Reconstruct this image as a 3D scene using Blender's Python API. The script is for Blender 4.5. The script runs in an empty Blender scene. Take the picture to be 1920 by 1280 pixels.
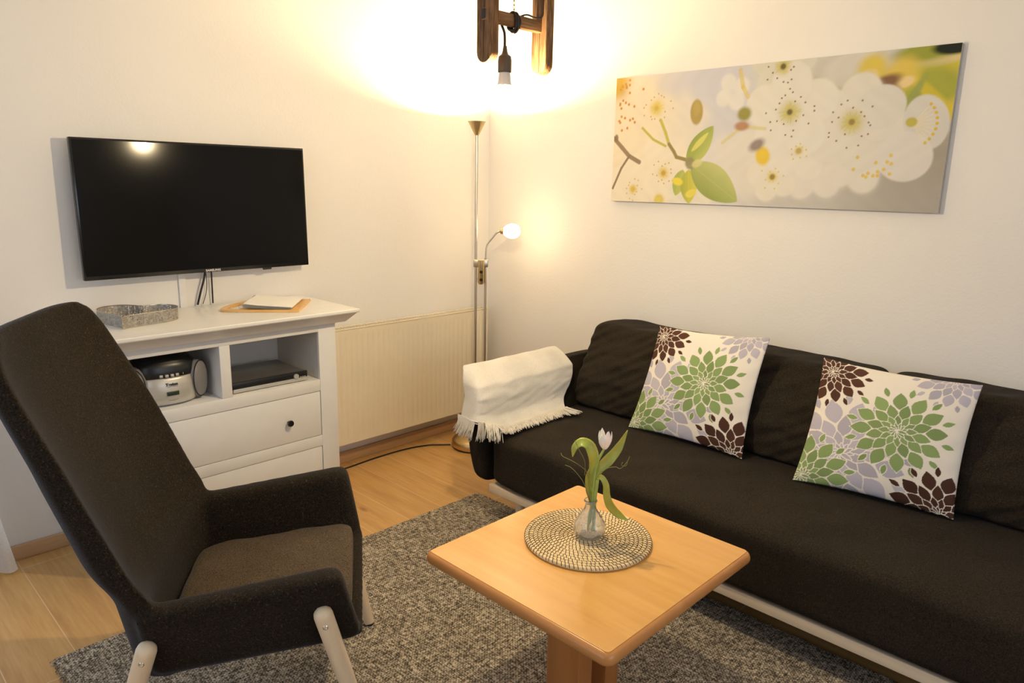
import bpy, bmesh, math, random
import numpy as np
from mathutils import Vector, Matrix
random.seed(7)
rng = np.random.default_rng(7)
SC = bpy.context.scene
COL = SC.collection
PI = math.pi

# ------------------------------------------------------------------ camera
cam_d = bpy.data.cameras.new('camera')
cam_d.sensor_width = 36.0
cam_d.lens = 1348.0 / 1920.0 * 36.0
cam_d.clip_start = 0.05
cam = bpy.data.objects.new('camera', cam_d)
COL.objects.link(cam)
right = Vector((0.70065479, -0.71325987, 0.01852627))
down = Vector((-0.14152459, -0.16437918, -0.97619172))
fwd = Vector((0.69932371, 0.68135148, -0.21611687))
mw = Matrix.Identity(4)
for i in range(3):
    mw[i][0] = right[i]; mw[i][1] = -down[i]; mw[i][2] = -fwd[i]
mw[0][3], mw[1][3], mw[2][3] = 0.0, 0.0, 1.5
cam.matrix_world = mw
SC.camera = cam

# ------------------------------------------------------------------ view + world
SC.view_settings.view_transform = 'Standard'
SC.view_settings.look = 'None'
SC.view_settings.gamma = 1.0
SC.view_settings.use_curve_mapping = False
SC.view_settings.exposure = 0.34
wd = bpy.data.worlds.new('sky'); SC.world = wd; wd.use_nodes = True
wn = wd.node_tree.nodes['Background']
wn.inputs[0].default_value = (0.62, 0.76, 1.0, 1); wn.inputs[1].default_value = 0.5

def area(name, loc, aim, sx, sy, power, color):
    d = bpy.data.lights.new(name, 'AREA'); d.shape = 'RECTANGLE'; d.size = sx; d.size_y = sy
    d.energy = power; d.color = color
    o = bpy.data.objects.new(name, d); COL.objects.link(o); o.location = loc
    o.rotation_euler = (Vector(aim) - Vector(loc)).to_track_quat('-Z', 'Y').to_euler()
    return o
def point(name, loc, power, color, r):
    d = bpy.data.lights.new(name, 'POINT'); d.energy = power; d.color = color; d.shadow_soft_size = r
    o = bpy.data.objects.new(name, d); COL.objects.link(o); o.location = loc
    return o
WARM = (1.0, 0.78, 0.46)
DAY = (0.62, 0.80, 1.0)
# daylight entering through the glazed door beside the television wall, the side window and the window behind the camera
area('daylight_door', (-0.25, 3.5, 1.2), (-0.25, 0.0, 1.0), 1.1, 2.1, 22, DAY)
area('daylight_side', (-1.95, 1.3, 1.6), (1.0, 1.3, 1.0), 2.2, 1.4, 17, DAY)
area('daylight_rear', (0.9, -2.3, 1.6), (1.2, 2.0, 1.2), 2.4, 1.4, 24, (0.88, 0.94, 1.0))

# ------------------------------------------------------------------ materials
class NT:
    def __init__(s, name, rough=0.6, color=(0.8, 0.8, 0.8), metal=0.0, spec=0.5):
        s.m = bpy.data.materials.new(name); s.m.use_nodes = True
        s.t = s.m.node_tree; s.b = s.t.nodes['Principled BSDF']; s.out = s.t.nodes['Material Output']
        s.b.inputs['Base Color'].default_value = (*color, 1); s.b.inputs['Roughness'].default_value = rough
        s.b.inputs['Metallic'].default_value = metal; s.b.inputs['Specular IOR Level'].default_value = spec
        s.tc = None
    def n(s, kind, **kw):
        x = s.t.nodes.new(kind)
        for k, v in kw.items():
            if k in x.inputs: x.inputs[k].default_value = v
            else: setattr(x, k, v)
        return x
    def l(s, a, b): s.t.links.new(a, b)
    def coord(s, scale=(1, 1, 1), rot=(0, 0, 0), kind='Object'):
        if s.tc is None: s.tc = s.n('ShaderNodeTexCoord')
        mp = s.n('ShaderNodeMapping'); mp.inputs['Scale'].default_value = scale; mp.inputs['Rotation'].default_value = rot
        s.l(s.tc.outputs[kind], mp.inputs[0]); return mp.outputs[0]
    def noise(s, vec, scale, detail=3.0, rough=0.5):
        x = s.n('ShaderNodeTexNoise'); x.inputs['Scale'].default_value = scale
        x.inputs['Detail'].default_value = detail; x.inputs['Roughness'].default_value = rough
        s.l(vec, x.inputs['Vector']); return x.outputs['Fac']
    def ramp(s, fac, stops):
        r = s.n('ShaderNodeValToRGB'); e = r.color_ramp.elements
        while len(e) < len(stops): e.new(0.5)
        for i, (p, c) in enumerate(stops):
            e[i].position = p; e[i].color = (*c, 1) if len(c) == 3 else c
        s.l(fac, r.inputs[0]); return r.outputs[0]
    def mix(s, fac, a, b, mode='MIX'):
        x = s.n('ShaderNodeMix'); x.data_type = 'RGBA'; x.blend_type = mode
        for v, i in ((fac, 0), (a, 6), (b, 7)):
            if isinstance(v, (int, float)): x.inputs[i].default_value = v
            elif isinstance(v, tuple): x.inputs[i].default_value = (*v, 1)
            else: s.l(v, x.inputs[i])
        return x.outputs[2]
    def bump(s, h, strength, dist=0.002):
        x = s.n('ShaderNodeBump'); x.inputs['Strength'].default_value = strength; x.inputs['Distance'].default_value = dist
        s.l(h, x.inputs['Height']); s.l(x.outputs[0], s.b.inputs['Normal']); return x
    def col(s, c): s.l(c, s.b.inputs['Base Color'])

M = {}
def plain(key, color, rough=0.5, metal=0.0, spec=0.5, var=0.06):
    t = NT(key, rough, color, metal, spec)
    f = t.noise(t.coord(), 14.0, 3.0)
    lo = tuple(c * (1 - var) for c in color); hi = tuple(min(1, c * (1 + var)) for c in color)
    t.col(t.ramp(f, [(0.3, lo), (0.7, hi)])); M[key] = t.m; return t

# plaster
t = NT('plaster', 0.9, spec=0.2)
v = t.coord()
t.col(t.ramp(t.noise(v, 1.2, 3), [(0.3, (0.80, 0.77, 0.735)), (0.7, (0.83, 0.80, 0.765))]))
t.bump(t.noise(v, 85, 4, 0.65), 0.22, 0.004); M['plaster'] = t.m
t = NT('ceiling_paint', 0.95, spec=0.1); t.col(t.ramp(t.noise(t.coord(), 3, 2), [(0.3, (0.80, 0.79, 0.77)), (0.7, (0.84, 0.83, 0.81))])); M['ceiling_paint'] = t.m

# oak laminate floor, planks along Y
t = NT('oak_floor', 0.33, spec=0.4)
v = t.coord(rot=(0, 0, PI / 2))
br = t.n('ShaderNodeTexBrick'); t.l(v, br.inputs['Vector'])
for k, x in (('Scale', 1.0), ('Mortar Size', 0.0018), ('Mortar Smooth', 0.3), ('Bias', 0.0), ('Brick Width', 1.28), ('Row Height', 0.192)): br.inputs[k].default_value = x
br.offset = 0.37
br.inputs['Color1'].default_value = (0.25, 0.25, 0.25, 1); br.inputs['Color2'].default_value = (0.75, 0.75, 0.75, 1); br.inputs['Mortar'].default_value = (0.5, 0.5, 0.5, 1)
g = t.noise(t.coord(scale=(9, 0.9, 1)), 2.2, 5, 0.62)
g2 = t.noise(t.coord(scale=(60, 3.0, 1)), 2.0, 4, 0.6)
base = t.ramp(g, [(0.25, (0.46, 0.25, 0.085)), (0.5, (0.585, 0.345, 0.13)), (0.75, (0.64, 0.40, 0.165))])
fine = t.ramp(g2, [(0.3, (0.88, 0.86, 0.83)), (0.65, (1.0, 1.0, 1.0))])
c = t.mix(1.0, base, fine, 'MULTIPLY')
pl = t.ramp(br.outputs['Color'], [(0.2, (0.93, 0.92, 0.90)), (0.8, (1.04, 1.03, 1.02))])
c = t.mix(1.0, c, pl, 'MULTIPLY')
kn = t.n('ShaderNodeTexVoronoi'); kn.inputs['Scale'].default_value = 1.0
t.l(t.coord(scale=(4.5, 1.9, 1)), kn.inputs['Vector'])
kf = t.ramp(kn.outputs['Distance'], [(0.02, (0.42, 0.33, 0.26)), (0.085, (1, 1, 1))])
c = t.mix(0.8, c, kf, 'MULTIPLY')
c = t.mix(br.outputs['Fac'], c, (0.68, 0.49, 0.28))
t.col(c); M['oak_floor'] = t.m

def wood(key, lo, hi, rough=0.4, scale=(3, 3, 30), dist=2.0, spec=0.5, fine=0.0):
    t = NT(key, rough, spec=spec)
    f = t.noise(t.coord(scale=scale), dist, 4, 0.6)
    c = t.ramp(f, [(0.28, lo), (0.72, hi)])
    if fine:
        f2 = t.noise(t.coord(scale=tuple(x * 5 for x in scale)), dist, 3, 0.6)
        c = t.mix(fine, c, t.ramp(f2, [(0.35, (0.25, 0.2, 0.15)), (0.6, (1, 1, 1))]), 'MULTIPLY')
        t.bump(f2, 0.6, 0.003)
    t.col(c); M[key] = t.m
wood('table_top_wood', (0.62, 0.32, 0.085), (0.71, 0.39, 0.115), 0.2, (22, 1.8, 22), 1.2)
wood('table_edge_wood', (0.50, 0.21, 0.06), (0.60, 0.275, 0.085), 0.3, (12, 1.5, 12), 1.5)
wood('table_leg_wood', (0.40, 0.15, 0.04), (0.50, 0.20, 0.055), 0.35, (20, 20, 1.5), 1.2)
wood('beech', (0.76, 0.59, 0.40), (0.83, 0.67, 0.47), 0.45, (24, 24, 2), 1.5)
wood('beech_rail', (0.72, 0.58, 0.42), (0.80, 0.66, 0.49), 0.45, (20, 1.2, 20), 1.5)
wood('old_wood', (0.17, 0.08, 0.035), (0.40, 0.22, 0.10), 0.75, (30, 30, 2.5), 1.6, 0.2, 0.7)
wood('old_rung', (0.22, 0.11, 0.045), (0.46, 0.26, 0.12), 0.7, (2.5, 30, 30), 1.6, 0.2, 0.5)
wood('baseboard_wood', (0.47, 0.28, 0.14), (0.58, 0.37, 0.20), 0.4, (1.5, 20, 20), 1.5)
wood('board_wood', (0.66, 0.37, 0.11), (0.76, 0.46, 0.16), 0.35, (3, 14, 14), 1.5)

def fabric(key, lo, hi, scale=260, fiber=(0.16, 0.13, 0.10), amount=0.35, sheen=0.25, sheen_tint=(0.7, 0.8, 1.0), stretch=(1, 1, 1), bump=0.5):
    t = NT(key, 0.92, spec=0.15)
    v = t.coord(scale=stretch)
    f = t.noise(v, scale, 3, 0.7)
    f1 = t.noise(t.coord(), 6, 3)
    c = t.ramp(f, [(0.35, lo), (0.65, hi)])
    w = t.noise(t.coord(scale=(1, 1, 1), rot=(0.5, 0.6, 0.4)), 190, 3, 0.6)
    fb = t.ramp(w, [(0.60, (0, 0, 0)), (0.72, (amount,) * 3)])
    c = t.mix(fb, c, fiber)
    c = t.mix(0.5, c, t.ramp(f1, [(0.3, (0.75, 0.75, 0.75)), (0.7, (1.15, 1.15, 1.15))]), 'MULTIPLY')
    t.col(c); t.bump(f, bump, 0.0015)
    t.b.inputs['Sheen Weight'].default_value = sheen; t.b.inputs['Sheen Roughness'].default_value = 0.35
    t.b.inputs['Sheen Tint'].default_value = (*sheen_tint, 1); M[key] = t.m
fabric('chair_felt', (0.006, 0.0043, 0.0025), (0.029, 0.0205, 0.012), 240, (0.17, 0.12, 0.065), 0.42, 0.13)
fabric('chair_cushion', (0.020, 0.0145, 0.009), (0.145, 0.105, 0.065), 330, (0.2, 0.18, 0.16), 0.3, 0.1)
fabric('sofa_fabric', (0.011, 0.0080, 0.0052), (0.035, 0.026, 0.0165), 260, (0.13, 0.095, 0.06), 0.3, 0.03)
fabric('throw_wool', (0.66, 0.62, 0.56), (0.80, 0.77, 0.71), 320, (0.9, 0.88, 0.84), 0.2, 0.2, (1, 1, 1))
fabric('throw_fringe', (0.60, 0.56, 0.50), (0.76, 0.72, 0.66), 200, (0.9, 0.88, 0.84), 0.2, 0.2, (1, 1, 1))

# rug weave
t = NT('rug_weave', 0.95, spec=0.1)
a = t.noise(t.coord(scale=(24, 120, 40)), 1.9, 3, 0.75)
b = t.noise(t.coord(scale=(120, 24, 40)), 1.9, 3, 0.75)
ch = t.n('ShaderNodeTexChecker'); ch.inputs['Scale'].default_value = 170; t.l(t.coord(), ch.inputs['Vector'])
ma = t.n('ShaderNodeMath', operation='ADD'); t.l(a, ma.inputs[0]); t.l(b, ma.inputs[1])
mb = t.n('ShaderNodeMath', operation='MULTIPLY_ADD'); t.l(ch.outputs['Fac'], mb.inputs[0]); mb.inputs[1].default_value = 0.10; t.l(ma.outputs[0], mb.inputs[2])
mc = t.n('ShaderNodeMath', operation='MULTIPLY'); t.l(mb.outputs[0], mc.inputs[0]); mc.inputs[1].default_value = 0.5
c = t.ramp(mc.outputs[0], [(0.45, (0.055, 0.045, 0.034)), (0.51, (0.21, 0.175, 0.132)), (0.56, (0.40, 0.34, 0.262)), (0.63, (0.72, 0.63, 0.51))])
big = t.noise(t.coord(), 7, 3)
c = t.mix(0.6, c, t.ramp(big, [(0.3, (0.8, 0.8, 0.8)), (0.7, (1.1, 1.1, 1.1))]), 'MULTIPLY')
t.col(c); t.bump(mc.outputs[0], 1.0, 0.006); M['rug_weave'] = t.m

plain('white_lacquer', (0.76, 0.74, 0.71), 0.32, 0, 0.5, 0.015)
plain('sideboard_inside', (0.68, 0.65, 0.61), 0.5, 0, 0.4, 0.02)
plain('radiator_enamel', (0.80, 0.71, 0.545), 0.3, 0, 0.5, 0.015)
plain('black_plastic', (0.010, 0.010, 0.011), 0.35)
plain('black_knob', (0.008, 0.007, 0.007), 0.3)
plain('tv_screen', (0.0025, 0.0025, 0.0027), 0.11, 0, 0.22, 0.0)
plain('tv_bezel', (0.006, 0.006, 0.007), 0.2)
plain('silver_plastic', (0.56, 0.53, 0.48), 0.34, 0.35)
plain('speaker_grey', (0.24, 0.225, 0.22), 0.6, 0.3)
plain('grey_metal_case', (0.22, 0.21, 0.20), 0.35, 0.6)
plain('logo_silver', (0.65, 0.65, 0.65), 0.35, 0.3)
plain('logo_dark', (0.02, 0.02, 0.02), 0.5)
plain('display_green', (0.03, 0.045, 0.03), 0.2)
plain('brass', (0.62, 0.47, 0.25), 0.33, 0.95)
plain('brushed_nickel', (0.60, 0.54, 0.44), 0.30, 0.95)
plain('steel', (0.62, 0.56, 0.48), 0.25, 1.0)
plain('socket_brown', (0.10, 0.075, 0.045), 0.45)
plain('cord_dark', (0.03, 0.022, 0.016), 0.6)
plain('rubber', (0.012, 0.012, 0.014), 0.7)
plain('paper', (0.83, 0.81, 0.78), 0.7, 0, 0.3, 0.02)
plain('white_duct', (0.80, 0.78, 0.75), 0.5)
plain('window_frame_white', (0.8, 0.8, 0.8), 0.4)
plain('straw', (0.66, 0.50, 0.30), 0.6, 0, 0.3, 0.22)
plain('stitch_dark', (0.035, 0.022, 0.016), 0.7)
plain('leaf', (0.30, 0.40, 0.06), 0.42, 0, 0.5, 0.25)
plain('stem', (0.34, 0.42, 0.10), 0.45, 0, 0.5, 0.15)
plain('tulip_petal', (0.92, 0.90, 0.85), 0.45, 0, 0.4, 0.03)
plain('pistil', (0.45, 0.42, 0.08), 0.6)
plain('twig', (0.20, 0.19, 0.05), 0.6, 0, 0.4, 0.3)
plain('canvas_side', (0.42, 0.40, 0.36), 0.8)
for key in ('leaf', 'tulip_petal'):
    bs = M[key].node_tree.nodes['Principled BSDF']
    bs.inputs['Subsurface Weight'].default_value = 0.25; bs.inputs['Subsurface Scale'].default_value = 0.01

# straw fibres
t = NT('straw_coil', 0.6, spec=0.3)
f = t.noise(t.coord(), 420, 3, 0.6); f0 = t.noise(t.coord(), 60, 2)
c = t.ramp(f, [(0.3, (0.70, 0.52, 0.28)), (0.7, (0.92, 0.75, 0.46))])
c = t.mix(0.7, c, t.ramp(f0, [(0.3, (0.8, 0.77, 0.72)), (0.7, (1.1, 1.1, 1.1))]), 'MULTIPLY')
t.col(c); t.bump(f, 0.5, 0.001); M['straw_coil'] = t.m

# glass
t = NT('vase_glass', 0.10, (1.0, 1.0, 1.0)); t.b.inputs['Transmission Weight'].default_value = 0.92; t.b.inputs['IOR'].default_value = 1.46
vo = t.n('ShaderNodeTexVoronoi'); vo.inputs['Scale'].default_value = 75; t.l(t.coord(), vo.inputs['Vector'])
t.bump(vo.outputs['Distance'], 0.3, 0.003); M['vase_glass'] = t.m
t = NT('window_glass', 0.0, (1, 1, 1))
tr = t.n('ShaderNodeBsdfTransparent'); gl = t.n('ShaderNodeBsdfGlossy'); gl.inputs['Roughness'].default_value = 0.0
ms = t.n('ShaderNodeMixShader'); ms.inputs[0].default_value = 0.06
t.l(tr.outputs[0], ms.inputs[1]); t.l(gl.outputs[0], ms.inputs[2]); t.l(ms.outputs[0], t.out.inputs[0]); M['window_glass'] = t.m
# sheer curtain
t = NT('sheer_curtain', 0.9, (0.86, 0.88, 0.92))
tl = t.n('ShaderNodeBsdfTranslucent'); tl.inputs[0].default_value = (0.9, 0.93, 0.97, 1)
tr = t.n('ShaderNodeBsdfTransparent')
m1 = t.n('ShaderNodeMixShader'); m1.inputs[0].default_value = 0.5; t.l(t.b.outputs[0], m1.inputs[1]); t.l(tl.outputs[0], m1.inputs[2])
m2 = t.n('ShaderNodeMixShader')
wv = t.noise(t.coord(), 900, 1); r = t.ramp(wv, [(0.4, (0.1, 0.1, 0.1)), (0.6, (0.35, 0.35, 0.35))]); t.l(r, m2.inputs[0])
t.l(m1.outputs[0], m2.inputs[1]); t.l(tr.outputs[0], m2.inputs[2]); t.l(m2.outputs[0], t.out.inputs[0]); M['sheer_curtain'] = t.m
# glowing glass
def glow(key, color, strength):
    t = NT(key, 0.3, (0.9, 0.88, 0.84)); t.b.inputs['Emission Color'].default_value = (*color, 1); t.b.inputs['Emission Strength'].default_value = strength
    M[key] = t.m
glow('reading_glass', (1.0, 0.72, 0.38), 26.0)
glow('led_dome', (1.0, 0.76, 0.44), 90.0)
plain('led_neck', (0.80, 0.76, 0.68), 0.4)
glow('torch_filament', (1.0, 0.80, 0.52), 60.0)
# perforated tray metal
t = NT('perforated_metal', 0.5, (0.5, 0.47, 0.43), 0.5)
t.col(t.ramp(t.noise(t.coord(), 120, 4, 0.7), [(0.35, (0.22, 0.205, 0.185)), (0.65, (0.46, 0.43, 0.39))]))
vo = t.n('ShaderNodeTexVoronoi'); vo.inputs['Scale'].default_value = 125; vo.inputs['Randomness'].default_value = 0.4; t.l(t.coord(), vo.inputs['Vector'])
band = t.noise(t.coord(), 38, 1)
th = t.n('ShaderNodeMath', operation='LESS_THAN'); t.l(vo.outputs['Distance'], th.inputs[0]); th.inputs[1].default_value = 0.30
b2 = t.n('ShaderNodeMath', operation='GREATER_THAN'); t.l(band, b2.inputs[0]); b2.inputs[1].default_value = 0.47
mu = t.n('ShaderNodeMath', operation='MULTIPLY'); t.l(th.outputs[0], mu.inputs[0]); t.l(b2.outputs[0], mu.inputs[1])
tr = t.n('ShaderNodeBsdfTransparent'); ms = t.n('ShaderNodeMixShader'); t.l(mu.outputs[0], ms.inputs[0]); t.l(t.b.outputs[0], ms.inputs[1]); t.l(tr.outputs[0], ms.inputs[2])
t.l(ms.outputs[0], t.out.inputs[0]); M['perforated_metal'] = t.m
# painted colour attribute materials (printed canvas, printed cotton)
for key, rough in (('printed_canvas', 0.7), ('printed_cotton', 0.85)):
    t = NT(key, rough, spec=0.2); at = t.n('ShaderNodeVertexColor'); at.layer_name = 'print'
    t.col(at.outputs[0]); t.bump(t.noise(t.coord(), 500, 2), 0.25, 0.001); M[key] = t.m

# ------------------------------------------------------------------ builders
ORG = {}
def thing(name, label, cat, loc=(0, 0, 0), group=None):
    o = bpy.data.objects.new(name, None); COL.objects.link(o); o.location = loc; o.empty_display_size = 0.05
    o['label'] = label; o['category'] = cat
    if group: o['group'] = group
    ORG[o.name] = Vector(loc); return o

class MB:
    def __init__(s): s.v = []; s.f = []
    def add(s, vs, fs):
        k = len(s.v); s.v += [tuple(p) for p in vs]; s.f += [tuple(i + k for i in f) for f in fs]; return s
    def bm(s, bm):
        bm.verts.index_update(); s.add([p.co[:] for p in bm.verts], [[q.index for q in f.verts] for f in bm.faces]); bm.free(); return s
    def box(s, a, b, bev=0.0, seg=2, mat=None):
        bm = bmesh.new(); bmesh.ops.create_cube(bm, size=1.0)
        for p in bm.verts: p.co = Vector([(a[i] + b[i]) / 2 + p.co[i] * (b[i] - a[i]) for i in range(3)])
        if bev: bmesh.ops.bevel(bm, geom=bm.edges[:], offset=bev, segments=seg, profile=0.5, affect='EDGES', clamp_overlap=True)
        if mat is not None: bmesh.ops.transform(bm, matrix=mat, verts=bm.verts)
        return s.bm(bm)
    def hexa(s, c, bev=0.0, seg=3):
        bm = bmesh.new(); vs = [bm.verts.new(p) for p in c]
        for f in ((3, 2, 1, 0), (4, 5, 6, 7), (0, 1, 5, 4), (1, 2, 6, 5), (2, 3, 7, 6), (3, 0, 4, 7)): bm.faces.new([vs[i] for i in f])
        bmesh.ops.recalc_face_normals(bm, faces=bm.faces)
        if bev: bmesh.ops.bevel(bm, geom=bm.edges[:], offset=bev, segments=seg, profile=0.5, affect='EDGES', clamp_overlap=True)
        return s.bm(bm)
    def prism(s, poly, x0, x1, axis=0, bev=0.0):
        # poly in the two other axes, extruded along axis
        n = len(poly)
        def P(a, q): return {0: (a, q[0], q[1]), 1: (q[0], a, q[1]), 2: (q[0], q[1], a)}[axis]
        bm = bmesh.new(); A = [bm.verts.new(P(x0, q)) for q in poly]; B = [bm.verts.new(P(x1, q)) for q in poly]
        bm.faces.new(A); bm.faces.new(B[::-1])
        for i in range(n): bm.faces.new((A[i], A[(i + 1) % n], B[(i + 1) % n], B[i]))
        bmesh.ops.recalc_face_normals(bm, faces=bm.faces)
        if bev: bmesh.ops.bevel(bm, geom=[e for e in bm.edges], offset=bev, segments=3, profile=0.5, affect='EDGES', clamp_overlap=True)
        return s.bm(bm)
    def tube(s, pts, r, n=10, cap=True, closed=False):
        pts = [Vector(p) for p in pts]; R = r if isinstance(r, (list, tuple)) else [r] * len(pts)
        T = []
        for i in range(len(pts)):
            a = pts[max(i - 1, 0)]; b = pts[min(i + 1, len(pts) - 1)]
            if closed: a = pts[i - 1]; b = pts[(i + 1) % len(pts)]
            T.append((b - a).normalized())
        u = T[0].orthogonal().normalized(); vs = []
        for i, p in enumerate(pts):
            u = (u - T[i] * u.dot(T[i]))
            u = u.normalized() if u.length > 1e-6 else T[i].orthogonal().normalized()
            w = T[i].cross(u)
            for k in range(n):
                a = 2 * PI * k / n; vs.append(p + (u * math.cos(a) + w * math.sin(a)) * R[i])
        fs = []; m = len(pts)
        for i in range(m if closed else m - 1):
            j = (i + 1) % m
            for k in range(n): fs.append((i * n + k, i * n + (k + 1) % n, j * n + (k + 1) % n, j * n + k))
        if cap and not closed: fs.append(tuple(range(n))[::-1]); fs.append(tuple((m - 1) * n + k for k in range(n)))
        return s.add(vs, fs)
    def lathe(s, prof, c=(0, 0, 0), n=32, fl=None):
        vs = []; fs = []; m = len(prof)
        for i, (r, z) in enumerate(prof):
            for k in range(n):
                a = 2 * PI * k / n; rr = r * (fl(a, i) if fl else 1)
                vs.append((c[0] + rr * math.cos(a), c[1] + rr * math.sin(a), c[2] + z))
        for i in range(m - 1):
            for k in range(n): fs.append((i * n + k, i * n + (k + 1) % n, (i + 1) * n + (k + 1) % n, (i + 1) * n + k))
        if prof[0][0] > 1e-5: fs.append(tuple(range(n))[::-1])
        if prof[-1][0] > 1e-5: fs.append(tuple((m - 1) * n + k for k in range(n)))
        return s.add(vs, fs)
    def grid(s, fn, nu, nv, closed_u=False):
        k = len(s.v); vs = [fn(i / (nu if closed_u else nu - 1), j / (nv - 1)) for i in range(nu) for j in range(nv)]; fs = []
        for i in range(nu if closed_u else nu - 1):
            i2 = (i + 1) % nu
            for j in range(nv - 1): fs.append((i * nv + j, i2 * nv + j, i2 * nv + j + 1, i * nv + j + 1))
        return s.add(vs, fs)
    def xf(s, m): s.v = [tuple(m @ Vector(p)) for p in s.v]; return s
    def build(s, name, mat, parent=None, smooth=True, angle=38, label=None):
        if parent is not None: o0 = ORG[parent.name]
        else:
            a = np.array(s.v); o0 = Vector(((a[:, 0].min() + a[:, 0].max()) / 2, (a[:, 1].min() + a[:, 1].max()) / 2, a[:, 2].min()))
        me = bpy.data.meshes.new(name); me.from_pydata([tuple(Vector(p) - o0) for p in s.v], [], s.f); me.validate(); me.update()
        bm = bmesh.new(); bm.from_mesh(me); bmesh.ops.remove_doubles(bm, verts=bm.verts, dist=1e-6)
        if smooth:
            for f in bm.faces: f.smooth = True
            for e in bm.edges:
                if len(e.link_faces) == 2 and e.calc_face_angle(0) > math.radians(angle): e.smooth = False
        bm.to_mesh(me); bm.free()
        me.materials.append(M[mat]); o = bpy.data.objects.new(name, me); COL.objects.link(o)
        if parent is not None: o.parent = parent
        else: o.location = o0
        ORG[o.name] = o0
        if label: o['label'] = label
        return o
def tag(o, label, cat, group=None):
    o['label'] = label; o['category'] = cat
    if group: o['group'] = group
    return o
def struct(o): o['kind'] = 'structure'; return o
def mods(o, *ms):
    for kind, kw in ms:
        m = o.modifiers.new(kind.lower(), kind)
        for k, v in kw.items(): setattr(m, k, v)
    dg = bpy.context.evaluated_depsgraph_get(); me = bpy.data.meshes.new_from_object(o.evaluated_get(dg)); o.modifiers.clear(); o.data = me
    for p in me.polygons: p.use_smooth = True
    return o
def text(s, name, size, mat, parent, matrix, depth=0.0004, label=None, bold=0.0, xs=1.0):
    c = bpy.data.curves.new(name, 'FONT'); c.body = s; c.size = size; c.extrude = depth; c.align_x = 'CENTER'; c.align_y = 'CENTER'; c.offset = bold
    tmp = bpy.data.objects.new('tmp', c); COL.objects.link(tmp)
    dg = bpy.context.evaluated_depsgraph_get(); me = bpy.data.meshes.new_from_object(tmp.evaluated_get(dg))
    bpy.data.objects.remove(tmp)
    me.transform(Matrix.Diagonal((xs, 1, 1, 1))); me.transform(matrix); me.transform(Matrix.Translation(-ORG[parent.name]))
    me.name = name; me.materials.clear(); me.materials.append(M[mat])
    o = bpy.data.objects.new(name, me); COL.objects.link(o); o.parent = parent; ORG[o.name] = ORG[parent.name]
    if label: o['label'] = label
    return o
def curve(pts, n=24):
    # Catmull-Rom through the points
    P = [Vector(p) for p in pts]; P = [P[0] * 2 - P[1]] + P + [P[-1] * 2 - P[-2]]; out = []
    m = len(P) - 3
    for k in range(n):
        t = k / (n - 1) * m; i = min(int(t), m - 1); t -= i
        a, b, c, d = P[i:i + 4]
        out.append(0.5 * ((2 * b) + (c - a) * t + (2 * a - 5 * b + 4 * c - d) * t * t + (3 * b - a - 3 * c + d) * t ** 3))
    return out
def fnoise(x, y, s=1.0):
    return (math.sin(x * 7.1 * s + 1.3 * math.sin(y * 5.3 * s)) + math.sin(y * 8.7 * s + 1.7 * math.sin(x * 6.1 * s + 2)) + math.sin((x + y) * 12.9 * s + 0.7)) / 3

# ------------------------------------------------------------------ the setting
XL, XR, YF, YB, H = -1.7, 3.07, -2.1, 3.21, 2.62
struct(MB().box((XL - .1, YF - .1, -0.08), (XR + .1, YB + .1, 0)).build('floor', 'oak_floor', smooth=False))
struct(MB().box((XL - .1, YF - .1, H), (XR + .1, YB + .1, H + .1)).build('ceiling', 'ceiling_paint', smooth=False))
def wall_hole(axis, a0, a1, p0, p1, h0, h1, z0, z1):
    b = MB()
    def bx(u0, u1, w0, w1):
        if u1 - u0 < 1e-4 or w1 - w0 < 1e-4: return
        if axis == 'x': b.box((u0, p0, w0), (u1, p1, w1))
        else: b.box((p0, u0, w0), (p1, u1, w1))
    bx(a0, h0, 0, H); bx(h1, a1, 0, H); bx(h0, h1, 0, z0); bx(h0, h1, z1, H)
    return b
struct(wall_hole('x', XL, XR, YB, YB + .1, -0.80, 0.30, 0.0, 2.15).build('wall_back', 'plaster', smooth=False))
struct(MB().box((XR, YF, 0), (XR + .1, YB + .1, H)).build('wall_right', 'plaster', smooth=False))
struct(wall_hole('y', YF, YB, XL - .1, XL, 0.2, 2.4, 0.9, 2.3).build('wall_left', 'plaster', smooth=False))
struct(wall_hole('x', XL, XR, YF - .1, YF, -0.3, 2.1, 0.9, 2.3).build('wall_front', 'plaster', smooth=False))
def window(name, axis, u0, u1, z0, z1, p):
    def bx(b, a0, a1, w0, w1, q0, q1, bev=0.004):
        if axis == 'x': b.box((a0, q0, w0), (a1, q1, w1), bev)
        else: b.box((q0, a0, w0), (q1, a1, w1), bev)
    fr = MB(); w = 0.06; um = (u0 + u1) / 2
    bx(fr, u0, u0 + w, z0, z1, p - .03, p + .03); bx(fr, u1 - w, u1, z0, z1, p - .03, p + .03)
    bx(fr, u0 + w, u1 - w, z0, z0 + w, p - .03, p + .03); bx(fr, u0 + w, u1 - w, z1 - w, z1, p - .03, p + .03); bx(fr, um - .04, um + .04, z0 + w, z1 - w, p - .028, p + .028)
    o = struct(fr.build(name, 'window_frame_white', smooth=False))
    for a0, a1 in ((u0 + w, um - .04), (um + .04, u1 - w)):
        g = MB(); bx(g, a0, a1, z0 + w, z1 - w, p - .004, p + .004, 0); g.build('pane', 'window_glass', o, smooth=False)
window('door_1', 'x', -0.80, 0.30, 0.0, 2.15, YB + .05)
window('window_1', 'y', 0.2, 2.4, 0.9, 2.3, XL - .05)
window('window_2', 'x', -0.3, 2.1, 0.9, 2.3, YF - .05)
struct(MB().box((0.32, YB - .015, 0), (XR, YB, 0.062), 0.004).build('baseboard_back', 'baseboard_wood'))
struct(MB().box((XR - .015, YF, 0), (XR, YB - .015, 0.062), 0.004).build('baseboard_right', 'baseboard_wood'))

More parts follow.
